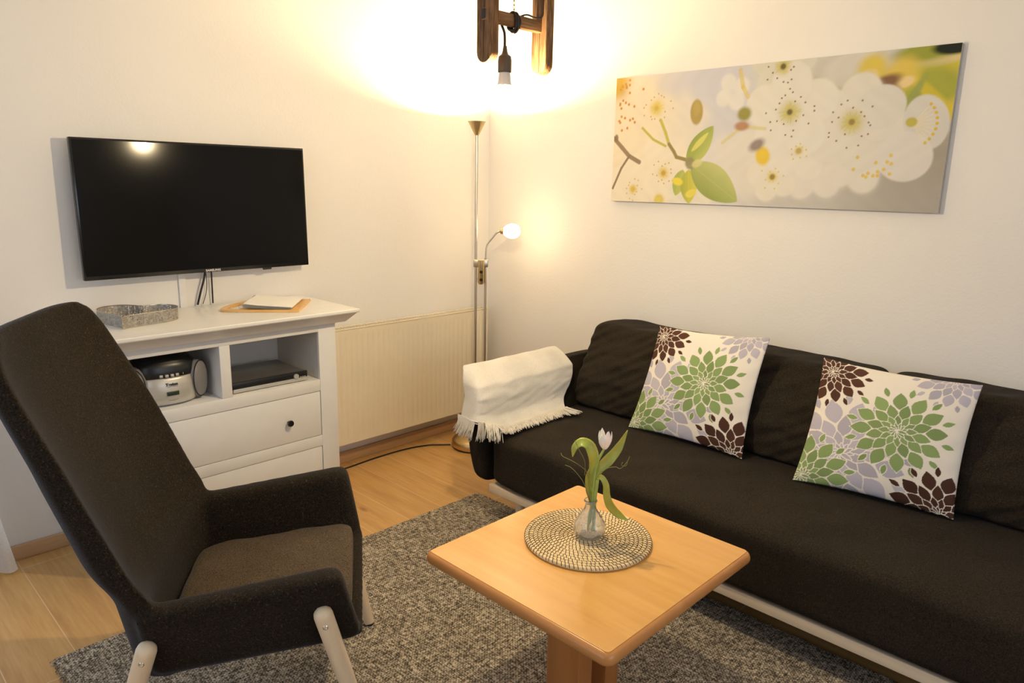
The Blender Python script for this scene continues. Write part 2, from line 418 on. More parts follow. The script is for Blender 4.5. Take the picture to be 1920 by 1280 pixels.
# curtain beside the television wall
def cur(u, v):
    x = -0.95 + u * (1.33 + 0.10 * (1 - v) ** 4); z = 0.012 + v * 2.38
    return (x, YB - 0.10 + 0.028 * math.sin(u * 75 + 0.6 * math.sin(v * 3)), z)
cb = MB(); cb.grid(cur, 220, 14)
c = tag(cb.build('curtain', 'sheer_curtain', angle=180), 'white sheer floor-length curtain at the left edge beside the television wall', 'curtain')
MB().tube([(-1.0, YB - .10, 2.41), (0.42, YB - .10, 2.41)], 0.012).build('curtain_rod', 'brushed_nickel', c)

# ------------------------------------------------------------------ rug
RX0, RX1, RY0, RY1 = 0.43, 2.245, -0.35, 2.405
rg = thing('area_rug', 'grey-beige mottled woven rug on the oak floor under the coffee table', 'rug', ((RX0 + RX1) / 2, (RY0 + RY1) / 2, 0))
def rugf(u, v):
    return (RX0 + u * (RX1 - RX0) + 0.003 * fnoise(v * 6, 0), RY0 + v * (RY1 - RY0) + 0.003 * fnoise(u * 6, 3), 0.009 + 0.0012 * fnoise(u * 9, v * 9))
rb = MB(); rb.grid(rugf, 60, 80); rb.box((RX0 + .004, RY0 + .004, 0.0006), (RX1 - .004, RY1 - .004, 0.0075)); rb.build('woven_field', 'rug_weave', rg)
fb = MB()
for i in range(330):
    y = RY0 + (i + random.random()) / 330 * (RY1 - RY0)
    for xx, sg in ((RX0, -1), (RX1, 1)):
        if sg > 0 and i % 2: continue
        L = random.uniform(.006, .014); dy = random.uniform(-.006, .006)
        fb.tube([(xx - sg * -.0 + sg * -.003, y, .006), (xx + sg * L * .6, y + dy * .5, .007), (xx + sg * L, y + dy, .003)], .0016, 4)
fb.build('frayed_edge', 'rug_weave', rg)['kind'] = 'stuff'

# ------------------------------------------------------------------ radiator
rd = thing('radiator', 'cream ribbed panel radiator on the wall between the sideboard and the floor lamp', 'radiator', (2.38, 3.14, 0.135))
rx0, rx1, rz0, rz1, ryf = 1.78, 2.985, 0.135, 0.755, 3.105
def radf(u, v):
    x = rx0 + .012 + u * (rx1 - rx0 - .024); z = rz0 + .004 + v * (rz1 - rz0 - .012)
    e = min(1, max(0, (min(v, 1 - v) - .045) / .02)); ph = (x - rx0 - .02) / .0335
    d = 0.5 - 0.5 * math.cos(2 * PI * ph); d = d ** 0.35 * -1 + 1
    return (x, ryf + e * 0.0038 * d, z)
MB().grid(radf, 420, 60).build('front_panel', 'radiator_enamel', rd, angle=180)
for xx in (rx0, rx1 - .006): MB().box((xx, ryf + .012, rz0), (xx + .006, ryf + .075, rz1), .002).build('side_cover', 'radiator_enamel', rd)
b = MB()
b.box((rx0, ryf + .002, rz1 - .006), (rx1, ryf + .010, rz1), .002); b.box((rx0, ryf + .067, rz1 - .006), (rx1, ryf + .075, rz1), .002)
for i in range(62): x = rx0 + .01 + i * (rx1 - rx0 - .02) / 61; b.box((x - .002, ryf + .010, rz1 - .005), (x + .002, ryf + .067, rz1 - .002))
b.build('top_grille', 'radiator_enamel', rd)
MB().box((rx0 + .01, ryf + .055, rz0), (rx1 - .01, ryf + .070, rz1 - .012), .003).build('rear_panel', 'radiator_enamel', rd)
for x in (rx0 + .15, rx1 - .15): MB().box((x - .015, ryf + .07, rz0 + .06), (x + .015, YB - .0005, rz1 - .08), .002).build('bracket', 'radiator_enamel', rd)

# ------------------------------------------------------------------ sideboard
sb = thing('sideboard', 'white lacquered sideboard with cornice top, two open shelves and drawers under the television', 'sideboard', (1.195, 2.98, 0))
SX0, SX1, SYF, SYB = 0.725, 1.706, 2.77, 3.17
b = MB()
prof = [(SYF, .879), (SYF - .020, .879), (SYF - .028, .884), (SYF - .066, .918), (SYF - .078, .922), (SYF - .078, .938), (SYB + .03, .938), (SYB + .03, .879)]
# cornice: mitred frame profile lofted round three sides
def cornice():
    ring = []
    out = [(0.0, .879), (0.032, .879), (0.036, .882), (0.070, .919), (0.078, .923), (0.080, .927), (0.080, .936), (0.077, .938)]
    vs = []; fs = []
    for o_, z in out:
        vs += [(SX0 - o_, SYB + .03, z), (SX0 - o_, SYF - o_, z), (SX1 + o_, SYF - o_, z), (SX1 + o_, SYB + .03, z)]
    n = len(out)
    for i in range(n - 1):
        for k in range(4): fs.append((i * 4 + k, i * 4 + (k + 1) % 4, (i + 1) * 4 + (k + 1) % 4, (i + 1) * 4 + k))
    fs.append((0, 3, 2, 1)); fs.append(tuple((n - 1) * 4 + k for k in range(4)))
    return vs, fs
b.add(*cornice()); b.build('top', 'white_lacquer', sb, angle=25)
b = MB()   # carcass
b.box((SX0, SYF, 0.0), (SX0 + .085, SYF + .022, .879), .0015); b.box((SX1 - .085, SYF, 0.0), (SX1, SYF + .022, .879), .0015)   # stiles
b.box((SX0, SYF + .022, 0.0), (SX0 + .02, SYB, .879)); b.box((SX1 - .02, SYF + .022, 0.0), (SX1, SYB, .879))
b.box((SX0 + .085, SYF, .842), (SX1 - .085, SYF + .022, .879), .0012)   # top rail
b.box((SX0 + .085, SYF, .314), (SX1 - .085, SYF + .02, .364), .0012)
b.box((SX0 + .085, SYF, .055), (SX1 - .085, SYF + .02, .105), .0012)
b.build('carcass', 'white_lacquer', sb, angle=25)
MB().box((1.177, SYF, .6255), (1.220, SYB - .02, .842), .0015).build('divider', 'white_lacquer', sb)
MB().box((SX0 + .0855, SYF, .573), (SX1 - .0855, SYB - .02, .625), .0015).build('shelf', 'white_lacquer', sb)
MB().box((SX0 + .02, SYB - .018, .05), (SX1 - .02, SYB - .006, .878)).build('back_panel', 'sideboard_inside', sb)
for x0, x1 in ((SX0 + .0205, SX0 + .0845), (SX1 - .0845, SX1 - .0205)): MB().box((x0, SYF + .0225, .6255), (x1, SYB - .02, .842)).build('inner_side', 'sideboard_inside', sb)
for z0, z1 in ((.3665, .5705), (.1075, .3115)):
    dr = MB().box((SX0 + .088, SYF + .001, z0), (SX1 - .088, SYF + .022, z1), .0015).build('drawer', 'white_lacquer', sb)
    for kx in (SX0 + .245, 1.458):
        k = MB(); zc = (z0 + z1) / 2 - .008
        k.lathe([(.006, 0), (.006, .012), (.013, .016), (.0145, .022), (.012, .027), (0, .029)], n=24)
        k.xf(Matrix.Translation((kx, SYF + .001, zc)) @ Matrix.Rotation(PI / 2, 4, 'X')); k.build('knob', 'black_knob', dr, label='round black drawer knob')

# ------------------------------------------------------------------ television
TX0, TX1, TZ0, TZ1 = .822, 1.790, 1.094, 1.636
tv = thing('television', 'large black flat-screen television mounted on the wall above the sideboard', 'television', (1.306, 3.16, 1.09))
tilt = Matrix.Translation((1.306, 3.125, 1.365)) @ Matrix.Rotation(math.radians(-0.9), 4, 'X') @ Matrix.Translation((-1.306, -3.125, -1.365))
MB().box((TX0, 3.125, TZ0), (TX1, 3.150, TZ1), .003, 2).xf(tilt).build('casing', 'tv_bezel', tv)
MB().box((TX0 + .12, 3.148, TZ0 + .06), (TX1 - .12, 3.172, TZ1 - .12), .008, 2).xf(tilt).build('rear_housing', 'black_plastic', tv)
MB().box((TX0 + .008, 3.1238, TZ0 + .016), (TX1 - .008, 3.1255, TZ1 - .008)).xf(tilt).build('screen', 'tv_screen', tv, smooth=False)
MB().box((1.56, 3.128, TZ0 - .008), (1.60, 3.140, TZ0 + .002), .002).xf(tilt).build('sensor', 'black_plastic', tv)
text('SAMSUNG', 'logo', .0125, 'logo_silver', tv, tilt @ Matrix.Translation((1.326, 3.1243, TZ0 + .0075)) @ Matrix.Rotation(PI / 2, 4, 'X'), label='silver brand lettering', xs=1.15, bold=.0004)
MB().box((1.15, 3.170, 1.24), (1.46, YB - .0005, 1.50), .003).build('wall_bracket', 'black_plastic', tv)
tag(MB().box((1.205, YB - .012, .90), (1.235, YB - .0003, 1.20), .002).build('cable_trunking', 'white_duct'), 'narrow white cable trunking on the wall below the television', 'cable duct')
cab = [('black thick cable hanging behind the television to the sideboard, left of two', [(1.318, 3.185, 1.16), (1.312, 3.18, 1.08), (1.288, 3.182, 1.0), (1.275, 3.19, .945)], .0048),
       ('black thin straight cable hanging behind the television to the sideboard, right of two', [(1.345, 3.185, 1.16), (1.343, 3.185, 1.05), (1.343, 3.19, .945)], .0035),]
for lab, pts, r in cab: tag(MB().tube(curve(pts, 14), r, 8).build('cable', 'black_plastic'), lab, 'cable')
tag(MB().tube(curve([(1.318, 3.194, 1.14), (1.322, 3.19, 1.06), (1.318, 3.192, 1.0), (1.300, 3.194, .945)], 14), .0016, 6).build('cable', 'cord_dark'), 'thin brown cable looping beside the thick black one under the television', 'cable')

# ------------------------------------------------------------------ heart tray
ht = thing('tray', 'grey perforated metal tray with a lobed heart rim on the left of the sideboard top', 'tray', (1.0, 3.02, .9385))
tip = Vector((.868, 2.868)); axd = Vector((.56, .83)).normalized(); side = Vector((axd.y, -axd.x))
def heart(t, k=1.0):
    X = 16 * math.sin(t) ** 3; Y = 13 * math.cos(t) - 5 * math.cos(2 * t) - 2 * math.cos(3 * t) - math.cos(4 * t)
    tt_ = (t + PI) % (2 * PI) - PI; Y += 4.6 * math.exp(-(tt_ / .38) ** 2)
    p = tip + axd * (0.145 + (Y - 0) / 29 * .275 * k + .005) + side * X / 32 * .29 * k
    return p
def hw(u, v):
    p = heart(2 * PI * u, 1.0 + .015 * v); return (p.x, p.y, .940 + v * .046)
MB().grid(hw, 160, 10, True).build('rim', 'perforated_metal', ht, angle=60)
pts = [heart(2 * PI * i / 120) for i in range(120)]
bb = MB(); cx = sum((p.x for p in pts)) / 120; cy = sum((p.y for p in pts)) / 120
bb.add([(p.x, p.y, .9388) for p in pts] + [(p.x, p.y, .9405) for p in pts] + [(cx, cy, .9405), (cx, cy, .9388)],
       [(i, (i + 1) % 120, 120 + (i + 1) % 120, 120 + i) for i in range(120)] + [(120 + i, 120 + (i + 1) % 120, 240) for i in range(120)] + [((i + 1) % 120, i, 241) for i in range(120)])
bb.build('base', 'steel', ht)
MB().tube([(*heart(2 * PI * i / 120, 1.015), .986) for i in range(120)], .0016, 6, closed=True).build('rolled_edge', 'steel', ht)

# ------------------------------------------------------------------ wooden ring board with pages
wbd = thing('ring_folder', 'wooden arched-handle board with ring-bound white pages on the right of the sideboard top', 'folder', (1.53, 2.98, .9385))
A0 = Vector((1.534, 2.775)); ax = Vector((-.77, .64)).normalized(); bx_ = Vector((ax.y, -ax.x)); bx_ = bx_ if bx_.y > 0 else -bx_
def WB(a, b_, z): p = A0 + ax * a + bx_ * b_; return (p.x, p.y, z)
outer = [(0, 0), (.31, .0)] ; outer = [(0, 0), (.24, 0), (.30, .002), (.326, .016), (.335, .045), (.332, .10), (.318, .16), (.295, .22), (.262, .275), (.235, .30), (0, .30)]
hole = [(.285, .028), (.308, .040), (.312, .075), (.305, .125), (.288, .175), (.262, .215), (.252, .205), (.252, .035)]
def ringboard():
    bm = bmesh.new()
    oc = [(p.x, p.y) for p in curve([(a, b_, 0) for a, b_ in outer[2:9]], 40)]; O = [outer[0], outer[1]] + oc + [outer[9], outer[10]]
    Hc = [(p.x, p.y) for p in curve([(a, b_, 0) for a, b_ in hole + hole[:1]], 41)][:-1]
    ov = [bm.verts.new(WB(a, b_, .939)) for a, b_ in O]; hv = [bm.verts.new(WB(a, b_, .939)) for a, b_ in Hc]
    es = [bm.edges.new((ov[i], ov[(i + 1) % len(ov)])) for i in range(len(ov))] + [bm.edges.new((hv[i], hv[(i + 1) % len(hv)])) for i in range(len(hv))]
    r_ = bmesh.ops.triangle_fill(bm, use_beauty=True, edges=es)
    fs = [f for f in bm.faces]
    ex = bmesh.ops.extrude_face_region(bm, geom=fs); vv = [g for g in ex['geom'] if isinstance(g, bmesh.types.BMVert)]
    bmesh.ops.translate(bm, verts=vv, vec=(0, 0, .009)); bmesh.ops.recalc_face_normals(bm, faces=bm.faces)
    return bm
MB().bm(ringboard()).build('board', 'board_wood', wbd)
for k in range(4):
    def pg(u, v, k=k):
        return WB(.035 + .205 * u - .002 * k, .012 + .276 * v, .9505 + .0022 * k + (.010 + .002 * k) * (u ** 3) + .004 * math.sin(PI * (1 - u)) * (k / 3))
    p = MB(); p.grid(pg, 14, 8); p.build('page', 'paper', wbd)
for b_ in (.03, .27):
    pts = [WB(.245 + .012 * math.cos(a), b_, .954 + .014 * math.sin(a)) for a in [2 * PI * i / 20 for i in range(20)]]
    MB().tube(pts, .0012, 6, closed=True).build('ring', 'steel', wbd, label='metal binding ring')

# ------------------------------------------------------------------ disc player
dv = thing('disc_player', 'flat grey disc player with black front in the right open shelf of the sideboard', 'disc player', (1.42, 2.94, .6255))
rz = Matrix.Translation((1.41, 2.95, 0)) @ Matrix.Rotation(math.radians(-1.0), 4, 'Z')
MB().box((-.170, -.138, .632), (.165, .13, .668), .003).xf(rz).build('case', 'grey_metal_case', dv)
MB().box((-.172, -.150, .640), (.167, -.138, .670), .002).xf(rz).build('front_panel', 'black_plastic', dv, label='black front panel')
MB().box((-.170, -.154, .629), (.165, -.138, .6435), .001).xf(rz).build('trim', 'silver_plastic', dv, label='silver lower trim')
MB().lathe([(.0115, 0), (.0115, .006), (.010, .008), (0, .008)], n=24).xf(rz @ Matrix.Translation((.112, -.150, .652)) @ Matrix.Rotation(PI / 2, 4, 'X')).build('dial', 'silver_plastic', dv, label='round silver dial')
b = MB()
for i in range(3): b.box((.130 + i * .010, -.1525, .645), (.137 + i * .010, -.150, .6485), .0005)
b.xf(rz).build('button', 'silver_plastic', dv)
for sx in (-.14, .135):
    MB().box((sx - .012, -.12, .6255), (sx + .012, -.09, .632)).xf(rz).build('foot', 'rubber', dv)
    MB().box((sx - .012, .08, .6255), (sx + .012, .11, .632)).xf(rz).build('foot', 'rubber', dv)

# ------------------------------------------------------------------ boombox
bxm = Matrix.Translation((1.002, 2.905, .6255)) @ Matrix.Rotation(math.radians(-3), 4, 'Z')
bo = thing('boombox', 'silver and black portable stereo in the left open shelf of the sideboard', 'radio', (.985, 2.905, .6255))
def body(u, v):
    a = 2 * PI * u; x = .118 * math.copysign(abs(math.cos(a)) ** .8, math.cos(a)); y = .108 * math.copysign(abs(math.sin(a)) ** .85, math.sin(a))
    k = [(0.80, 0), (.93, .006), (1.0, .03), (1.0, .06), (.97, .085), (.90, .108), (.7, .118)]
    t_ = v * 6; i = min(int(t_), 5); f = t_ - i; s_ = k[i][0] * (1 - f) + k[i + 1][0] * f; z = k[i][1] * (1 - f) + k[i + 1][1] * f
    return (x * (0.6 + .4 * s_), y * s_, .004 + z)
b = MB(); b.grid(body, 64, 19, True); b.f.append(tuple(i * 19 for i in range(64)))
b.xf(bxm).build('body', 'silver_plastic', bo, angle=60)
def topc(u, v):
    a = 2 * PI * u; x = .124 * math.copysign(abs(math.cos(a)) ** .8, math.cos(a)); y = .096 * math.copysign(abs(math.sin(a)) ** .85, math.sin(a))
    k = [(.90, .106), (1.0, .116), (1.0, .135), (.95, .160), (.80, .182), (.45, .193), (.01, .195)]
    t_ = v * 6; i = min(int(t_), 5); f = t_ - i; s_ = k[i][0] * (1 - f) + k[i + 1][0] * f; z = k[i][1] * (1 - f) + k[i + 1][1] * f
    return (x * s_, y * s_, z)
MB().grid(topc, 64, 19, True).xf(bxm).build('top_lid', 'black_plastic', bo, label='glossy black top lid')
for s_ in (-1, 1):
    m = bxm @ Matrix.Translation((s_ * .100, -.030, .085)) @ Matrix.Rotation(s_ * .62, 4, 'Z') @ Matrix.Rotation(PI / 2, 4, 'X') @ Matrix.Diagonal((.60, 1, 1, 1))
    sp = MB().lathe([(.070, -.085), (.078, -.02), (.077, .03), (.070, .043), (.056, .049), (0, .052)], n=40).xf(m).build('speaker', 'speaker_grey', bo, label='oval grey speaker')
    MB().tube([tuple(m @ Vector((.073 * math.cos(a), .073 * math.sin(a), .041))) for a in [2 * PI * i / 40 for i in range(40)]], .0022, 6, closed=True).build('speaker_rim', 'black_plastic', sp)
MB().box((-.020, -.1115, .046), (.024, -.098, .062), .001).xf(bxm).build('display', 'display_green', bo, label='small dark display window')
MB().tube([tuple(bxm @ Vector((.002 + .040 * math.cos(a), -.1075 + .020 * math.cos(a) ** 2 * .5, .054 + .028 * math.sin(a)))) for a in [2 * PI * i / 40 for i in range(40)]], .0008, 5, closed=True).build('control_ring', 'speaker_grey', bo)
for i in range(6):
    a = -.052 + i * .0195
    MB().box((a - .006, -.1045 + (i - 2.6) ** 2 * .0022, .118), (a + .006, -.091 + (i - 2.6) ** 2 * .0022, .128), .0015).xf(bxm).build('button', 'silver_plastic', bo)
text('Tevion', 'logo', .016, 'logo_dark', bo, bxm @ Matrix.Translation((.0, -.1085, .090)) @ Matrix.Rotation(PI / 2, 4, 'X'), .0008, label='dark brand lettering', bold=.0005)

# ------------------------------------------------------------------ floor lamp
LX, LY = 2.685, 2.905
fl = thing('floor_lamp', 'tall brass uplighter floor lamp with a reading arm in the corner beside the radiator', 'floor lamp', (LX, LY, 0))
MB().lathe([(.118, 0), (.128, .004), (.128, .012), (.118, .016)], (LX, LY, 0), 48).build('base_pad', 'rubber', fl)
MB().lathe([(.128, .010), (.130, .014), (.130, .042), (.124, .050), (.105, .062), (.07, .074), (.03, .080), (0, .081)], (LX, LY, 0), 64).build('base', 'brass', fl)
p2 = (2.727, 2.871)
MB().tube([(LX, LY, .07), (LX, LY, 1.75)], .0082, 14).build('pole', 'brushed_nickel', fl)
MB().tube([(p2[0], p2[1], .06), (p2[0], p2[1], 1.09)], .0075, 14).build('pole', 'brushed_nickel', fl)
MB().lathe([(.010, 1.738), (.014, 1.745), (.046, 1.806), (.048, 1.809), (.0455, 1.809), (.012, 1.750), (0, 1.749)], (LX, LY, 0), 40).build('uplight_cone', 'brass', fl, label='brass uplight cone')
mx, my = (LX + p2[0]) / 2, (LY + p2[1]) / 2
dirv = Vector((p2[0] - LX, p2[1] - LY, 0)).normalized(); mrot = Matrix.Translation((mx, my, 0)) @ Matrix.Rotation(math.atan2(dirv.y, dirv.x), 4, 'Z')
MB().box((-.041, -.011, 1.040), (.041, .011, 1.083), .006, 3).xf(mrot).build('clamp', 'brushed_nickel', fl)
hs = MB().lathe([(.0, .945), (.012, .948), (.0185, .958), (.0185, 1.080), (0, 1.081)], (mx - .006, my - .010, 0), 24).build('switch_housing', 'brass', fl)
fv = Vector((-mx, -my, 0)).normalized()
for z in (.975, 1.018):
    c_ = Vector((mx - .006, my - .010, z)) + fv * .0175
    MB().lathe([(.0085, 0), (.0085, .004), (.006, .006), (0, .006)], n=20).xf(Matrix.Translation(c_) @ fv.to_track_quat('Z', 'Y').to_matrix().to_4x4()).build('dimmer_knob', 'black_knob', hs, label='small black dimmer knob')
arm = curve([(p2[0], p2[1], 1.075), (2.728, 2.870, 1.13), (2.733, 2.866, 1.165), (2.752, 2.846, 1.20), (2.768, 2.830, 1.228), (2.785, 2.814, 1.239)], 24)
MB().tube(arm, .0048, 10).build('reading_arm', 'brushed_nickel', fl)
d_ = (Vector((2.84, 2.762, 1.240)) - Vector((2.785, 2.814, 1.239))).normalized(); q = d_.to_track_quat('Z', 'Y').to_matrix().to_4x4()
MB().lathe([(.006, -.006), (.015, -.002), (.017, .012), (.012, .020), (0, .021)], n=24).xf(Matrix.Translation((2.785, 2.814, 1.239)) @ q).build('lamp_holder', 'brass', fl)
MB().lathe([(.012, .012), (.020, .018), (.033, .034), (.040, .055), (.0385, .078), (.029, .095), (.014, .104), (0, .106)], n=32).xf(Matrix.Translation((2.785, 2.814, 1.239)) @ q).build('reading_shade', 'reading_glass', fl, label='glowing white egg-shaped glass shade')
MB().lathe([(0, 1.765), (.012, 1.768), (.014, 1.773), (.010, 1.778), (0, 1.780)], (LX, LY, 0), 20).build('bulb', 'torch_filament', fl)
point('uplight_lamp', (LX, LY, 1.793), 46, WARM, .009)
tag(MB().tube(curve([(1.74, 3.15, .02), (1.80, 3.125, .0045), (1.95, 3.115, .0045), (2.15, 3.13, .0045), (2.35, 3.125, .0045), (2.48, 3.09, .0045), (2.55, 3.04, .0045), (2.588, 3.003, .006)], 50), .004, 8).build('power_cord', 'black_plastic'), 'black power cord lying along the floor below the radiator', 'cable')

# ------------------------------------------------------------------ coffee table
ct = thing('coffee_table', 'square warm beech coffee table with rounded edge on the rug in front of the sofa', 'coffee table', (1.503, 1.138, .009))
TBX0, TBX1, TBY0, TBY1, TZT = 1.163, 1.842, .815, 1.462, .480
def slab(inset, z0, z1, bev, seg, cr):
    bm = bmesh.new(); pts = []
    for cx_, cy_, a0 in ((TBX1 - inset - cr, TBY1 - inset - cr, 0), (TBX0 + inset + cr, TBY1 - inset - cr, PI / 2), (TBX0 + inset + cr, TBY0 + inset + cr, PI), (TBX1 - inset - cr, TBY0 + inset + cr, 1.5 * PI)):
        for i in range(7): a = a0 + i / 6 * PI / 2; pts.append((cx_ + cr * math.cos(a), cy_ + cr * math.sin(a)))
    A = [bm.verts.new((x, y, z0)) for x, y in pts]; B = [bm.verts.new((x, y, z1)) for x, y in pts]
    f0 = bm.faces.new(A[::-1]); f1 = bm.faces.new(B)
    for i in range(len(pts)): bm.faces.new((A[i], A[(i + 1) % len(pts)], B[(i + 1) % len(pts)], B[i]))
    if bev: bmesh.ops.bevel(bm, geom=[e for f in (f0, f1) for e in f.edges], offset=bev, segments=seg, profile=0.5, affect='EDGES')
    return MB().bm(bm)
def rrect(inset, cr, n=10):
    pts = []
    for cx_, cy_, a0 in ((TBX1 - cr, TBY1 - cr, 0), (TBX0 + cr, TBY1 - cr, PI / 2), (TBX0 + cr, TBY0 + cr, PI), (TBX1 - cr, TBY0 + cr, 1.5 * PI)):
        for i in range(n): a = a0 + i / (n - 1) * PI / 2; pts.append((cx_ + (cr - inset) * math.cos(a), cy_ + (cr - inset) * math.sin(a)))
    return pts
eb = MB(); evs = []; K = 14
for q in range(K + 1):
    a = -PI / 2 + PI * q / K; evs += [(x, y, TZT - .019 + .018 * math.sin(a)) for x, y in rrect(-.004 + .016 * (1 - math.cos(a)), .024)]
m_ = 40; eb.add(evs, [(q * m_ + i, q * m_ + (i + 1) % m_, (q + 1) * m_ + (i + 1) % m_, (q + 1) * m_ + i) for q in range(K) for i in range(m_)] + [tuple(range(m_))[::-1], tuple(K * m_ + i for i in range(m_))])
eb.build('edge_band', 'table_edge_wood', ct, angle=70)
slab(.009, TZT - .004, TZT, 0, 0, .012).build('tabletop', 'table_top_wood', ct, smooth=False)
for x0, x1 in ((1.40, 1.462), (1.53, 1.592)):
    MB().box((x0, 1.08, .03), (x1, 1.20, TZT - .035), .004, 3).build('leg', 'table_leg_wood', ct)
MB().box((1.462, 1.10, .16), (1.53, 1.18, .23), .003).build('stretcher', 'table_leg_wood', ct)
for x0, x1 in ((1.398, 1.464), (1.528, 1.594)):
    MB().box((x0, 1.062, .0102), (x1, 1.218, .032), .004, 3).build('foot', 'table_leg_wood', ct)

# ------------------------------------------------------------------ woven mat
mt = thing('placemat', 'round coiled straw placemat with dark stitching on the coffee table', 'placemat', (1.545, 1.185, TZT + .0004))
MC = (1.549, 1.188); turns = 14; Rm = .185; pitch = Rm / turns; rr = pitch * .53
pts = []; n = turns * 56
for i in range(n + 1):
    a = 2 * PI * turns * i / n; r_ = pitch * .45 + (Rm - rr) * i / n; pts.append((MC[0] + r_ * math.cos(a), MC[1] + r_ * math.sin(a), TZT + .0008 + rr * .9))
MB().tube(pts, rr, 8).build('coil', 'straw_coil', mt)
st = MB()
k = 3.0
while k < turns * 56 - 1:
    a = 2 * PI * turns * k / n; r_ = pitch * .45 + (Rm - rr) * k / n
    a2 = a
    cen = Vector((MC[0] + r_ * math.cos(a), MC[1] + r_ * math.sin(a), TZT + .0008 + rr * .9))
    er = Vector((math.cos(a), math.sin(a), 0)); et = Vector((-math.sin(a), math.cos(a), 0)); P = []
    for j in range(7):
        ph = PI * (1.02 - 1.04 * j / 6); sl = (j / 6 - .5) * .0075
        P.append(cen + er * math.cos(ph) * rr * 1.05 + Vector((0, 0, 1)) * math.sin(ph) * rr * 1.1 + et * sl)
    st.tube(P, .0009, 4)
    step = .0118 / max(r_, .012) / (2 * PI * turns / n); k += step * random.uniform(.85, 1.15)
st.build('stitching', 'stitch_dark', mt)

# ------------------------------------------------------------------ vase, tulip, twigs
VX, VY, VZ = 1.545, 1.176, TZT + .0135
vs_ = thing('vase', 'small cut-glass bottle vase standing on the straw placemat', 'vase', (VX, VY, VZ))
po = [(.020, 0), (.030, .002), (.040, .012), (.0465, .028), (.0460, .040), (.039, .056), (.029, .072), (.0195, .088), (.0155, .098), (.0150, .108), (.0185, .112), (.0195, .115), (.0175, .118)]
pi_ = [(.0140, .116), (.0120, .108), (.0125, .097), (.0165, .087), (.026, .071), (.036, .055), (.0425, .040), (.043, .028), (.0365, .014), (.025, .008), (0, .0075)]
MB().lathe([(0, 0)] + po + pi_, (VX, VY, VZ), 48, lambda a, i: 1 + (.022 * math.sin(a * 12 + i * .9) if 2 <= i <= 9 else 0)).build('glass_body', 'vase_glass', vs_, angle=80)
# view-facing frame of the bouquet, as measured: e = sideways axis
E = Vector((.607, -.795, 0)).normalized()
def B3(e, z, depth=0.0): return Vector((VX, VY, 0)) + E * e + Vector((.795, .607, 0)) * depth + Vector((0, 0, z))
tu = thing('tulip', 'white tulip with long green leaves standing in the glass vase', 'flower', (VX, VY, VZ + .01))
MB().tube(curve([B3(-.004, VZ + .02), B3(.003, .60), B3(.006, .66), B3(.012, .72), B3(.030, .765)], 24), [.0045] * 8 + [.0042] * 8 + [.0035] * 8, 10).build('stem', 'stem', tu)
MB().tube(curve([B3(.012, VZ + .02), B3(.010, .60), B3(.014, .65), B3(.016, .675)], 16), .0058, 10).build('stem', 'stem', tu)
def leaf(spine, widths, nrm, fold=0.25, n=26):
    S = curve(spine, n); vs = []; fs = []; m = 7
    W = np.interp(np.linspace(0, 1, n), np.linspace(0, 1, len(widths)), widths)
    for i, p in enumerate(S):
        tng = (S[min(i + 1, n - 1)] - S[max(i - 1, 0)]).normalized()
        N = nrm(i / (n - 1)); sd = tng.cross(N).normalized(); nn = sd.cross(tng)
        for j in range(m):
            q = (j / (m - 1) - .5) * 2; vs.append(p + sd * q * W[i] / 2 + nn * (q * q) * fold * W[i] / 2)
    for i in range(n - 1):
        for j in range(m - 1): fs.append((i * m + j, (i + 1) * m + j, (i + 1) * m + j + 1, i * m + j + 1))
    o = MB().add(vs, fs).build('leaf', 'leaf', tu, angle=180)
    return mods(o, ('SOLIDIFY', dict(thickness=.0012)))
tocam = Vector((-.70, -.53, .45)).normalized(); up = Vector((0, 0, 1))
leaf([B3(.000, .63), B3(.002, .69), B3(.004, .735), B3(-.010, .772), B3(-.033, .782), B3(-.052, .765), B3(-.057, .738)], [.010, .022, .030, .034, .030, .020, .002], lambda t_: (tocam * (1 - t_ * .35) + up * .8 * t_).normalized())
leaf([B3(.002, .675), B3(.018, .705), B3(.045, .735), B3(.072, .775), B3(.094, .828)], [.010, .026, .032, .024, .002], lambda t_: tocam, .35)
leaf([B3(.006, .60), B3(-.006, .64), B3(-.010, .68), B3(-.004, .715)], [.014, .020, .017, .003], lambda t_: tocam, .5)
leaf([B3(.012, .675), B3(.026, .682), B3(.040, .66), B3(.045, .625), B3(.058, .595, .0), B3(.083, .570), B3(.108, .556)], [.006, .016, .020, .021, .026, .022, .002], lambda t_: (tocam + E * .5 * math.sin(t_ * 6)).normalized(), .2)
# flower head
fc = B3(.032, .767)
for k in range(6):
    a0 = k * PI / 3 + (.12 if k % 2 else 0); rad = .0205 if k % 2 else .019; hh = .050 + .004 * ((k * 5) % 3)
    def pt(u, v, a0=a0, rad=rad, hh=hh):
        q = (u - .5) * 2; wdt = math.sin(PI * min(1, v * .80 + .12)) ** .7 if v < .98 else .25
        a = a0 + q * .62 * wdt; rr_ = rad * (math.sin(PI * (v * .62 + .06)) ** .8) * (1 - .04 * q * q)
        return (fc.x + rr_ * math.cos(a), fc.y + rr_ * math.sin(a), fc.z + hh * v - .006 * q * q * v)
    o = MB().grid(pt, 9, 14).build('petal', 'tulip_petal', tu, angle=180); mods(o, ('SOLIDIFY', dict(thickness=.0008)))
MB().tube([fc + Vector((0, 0, .0)), fc + Vector((0, 0, .03))], .003, 8).build('pistil', 'pistil', tu)
tw = thing('twig_spray', 'thin curly green-brown twigs spreading from the vase beside the tulip', 'twigs', (VX, VY, VZ + .02))
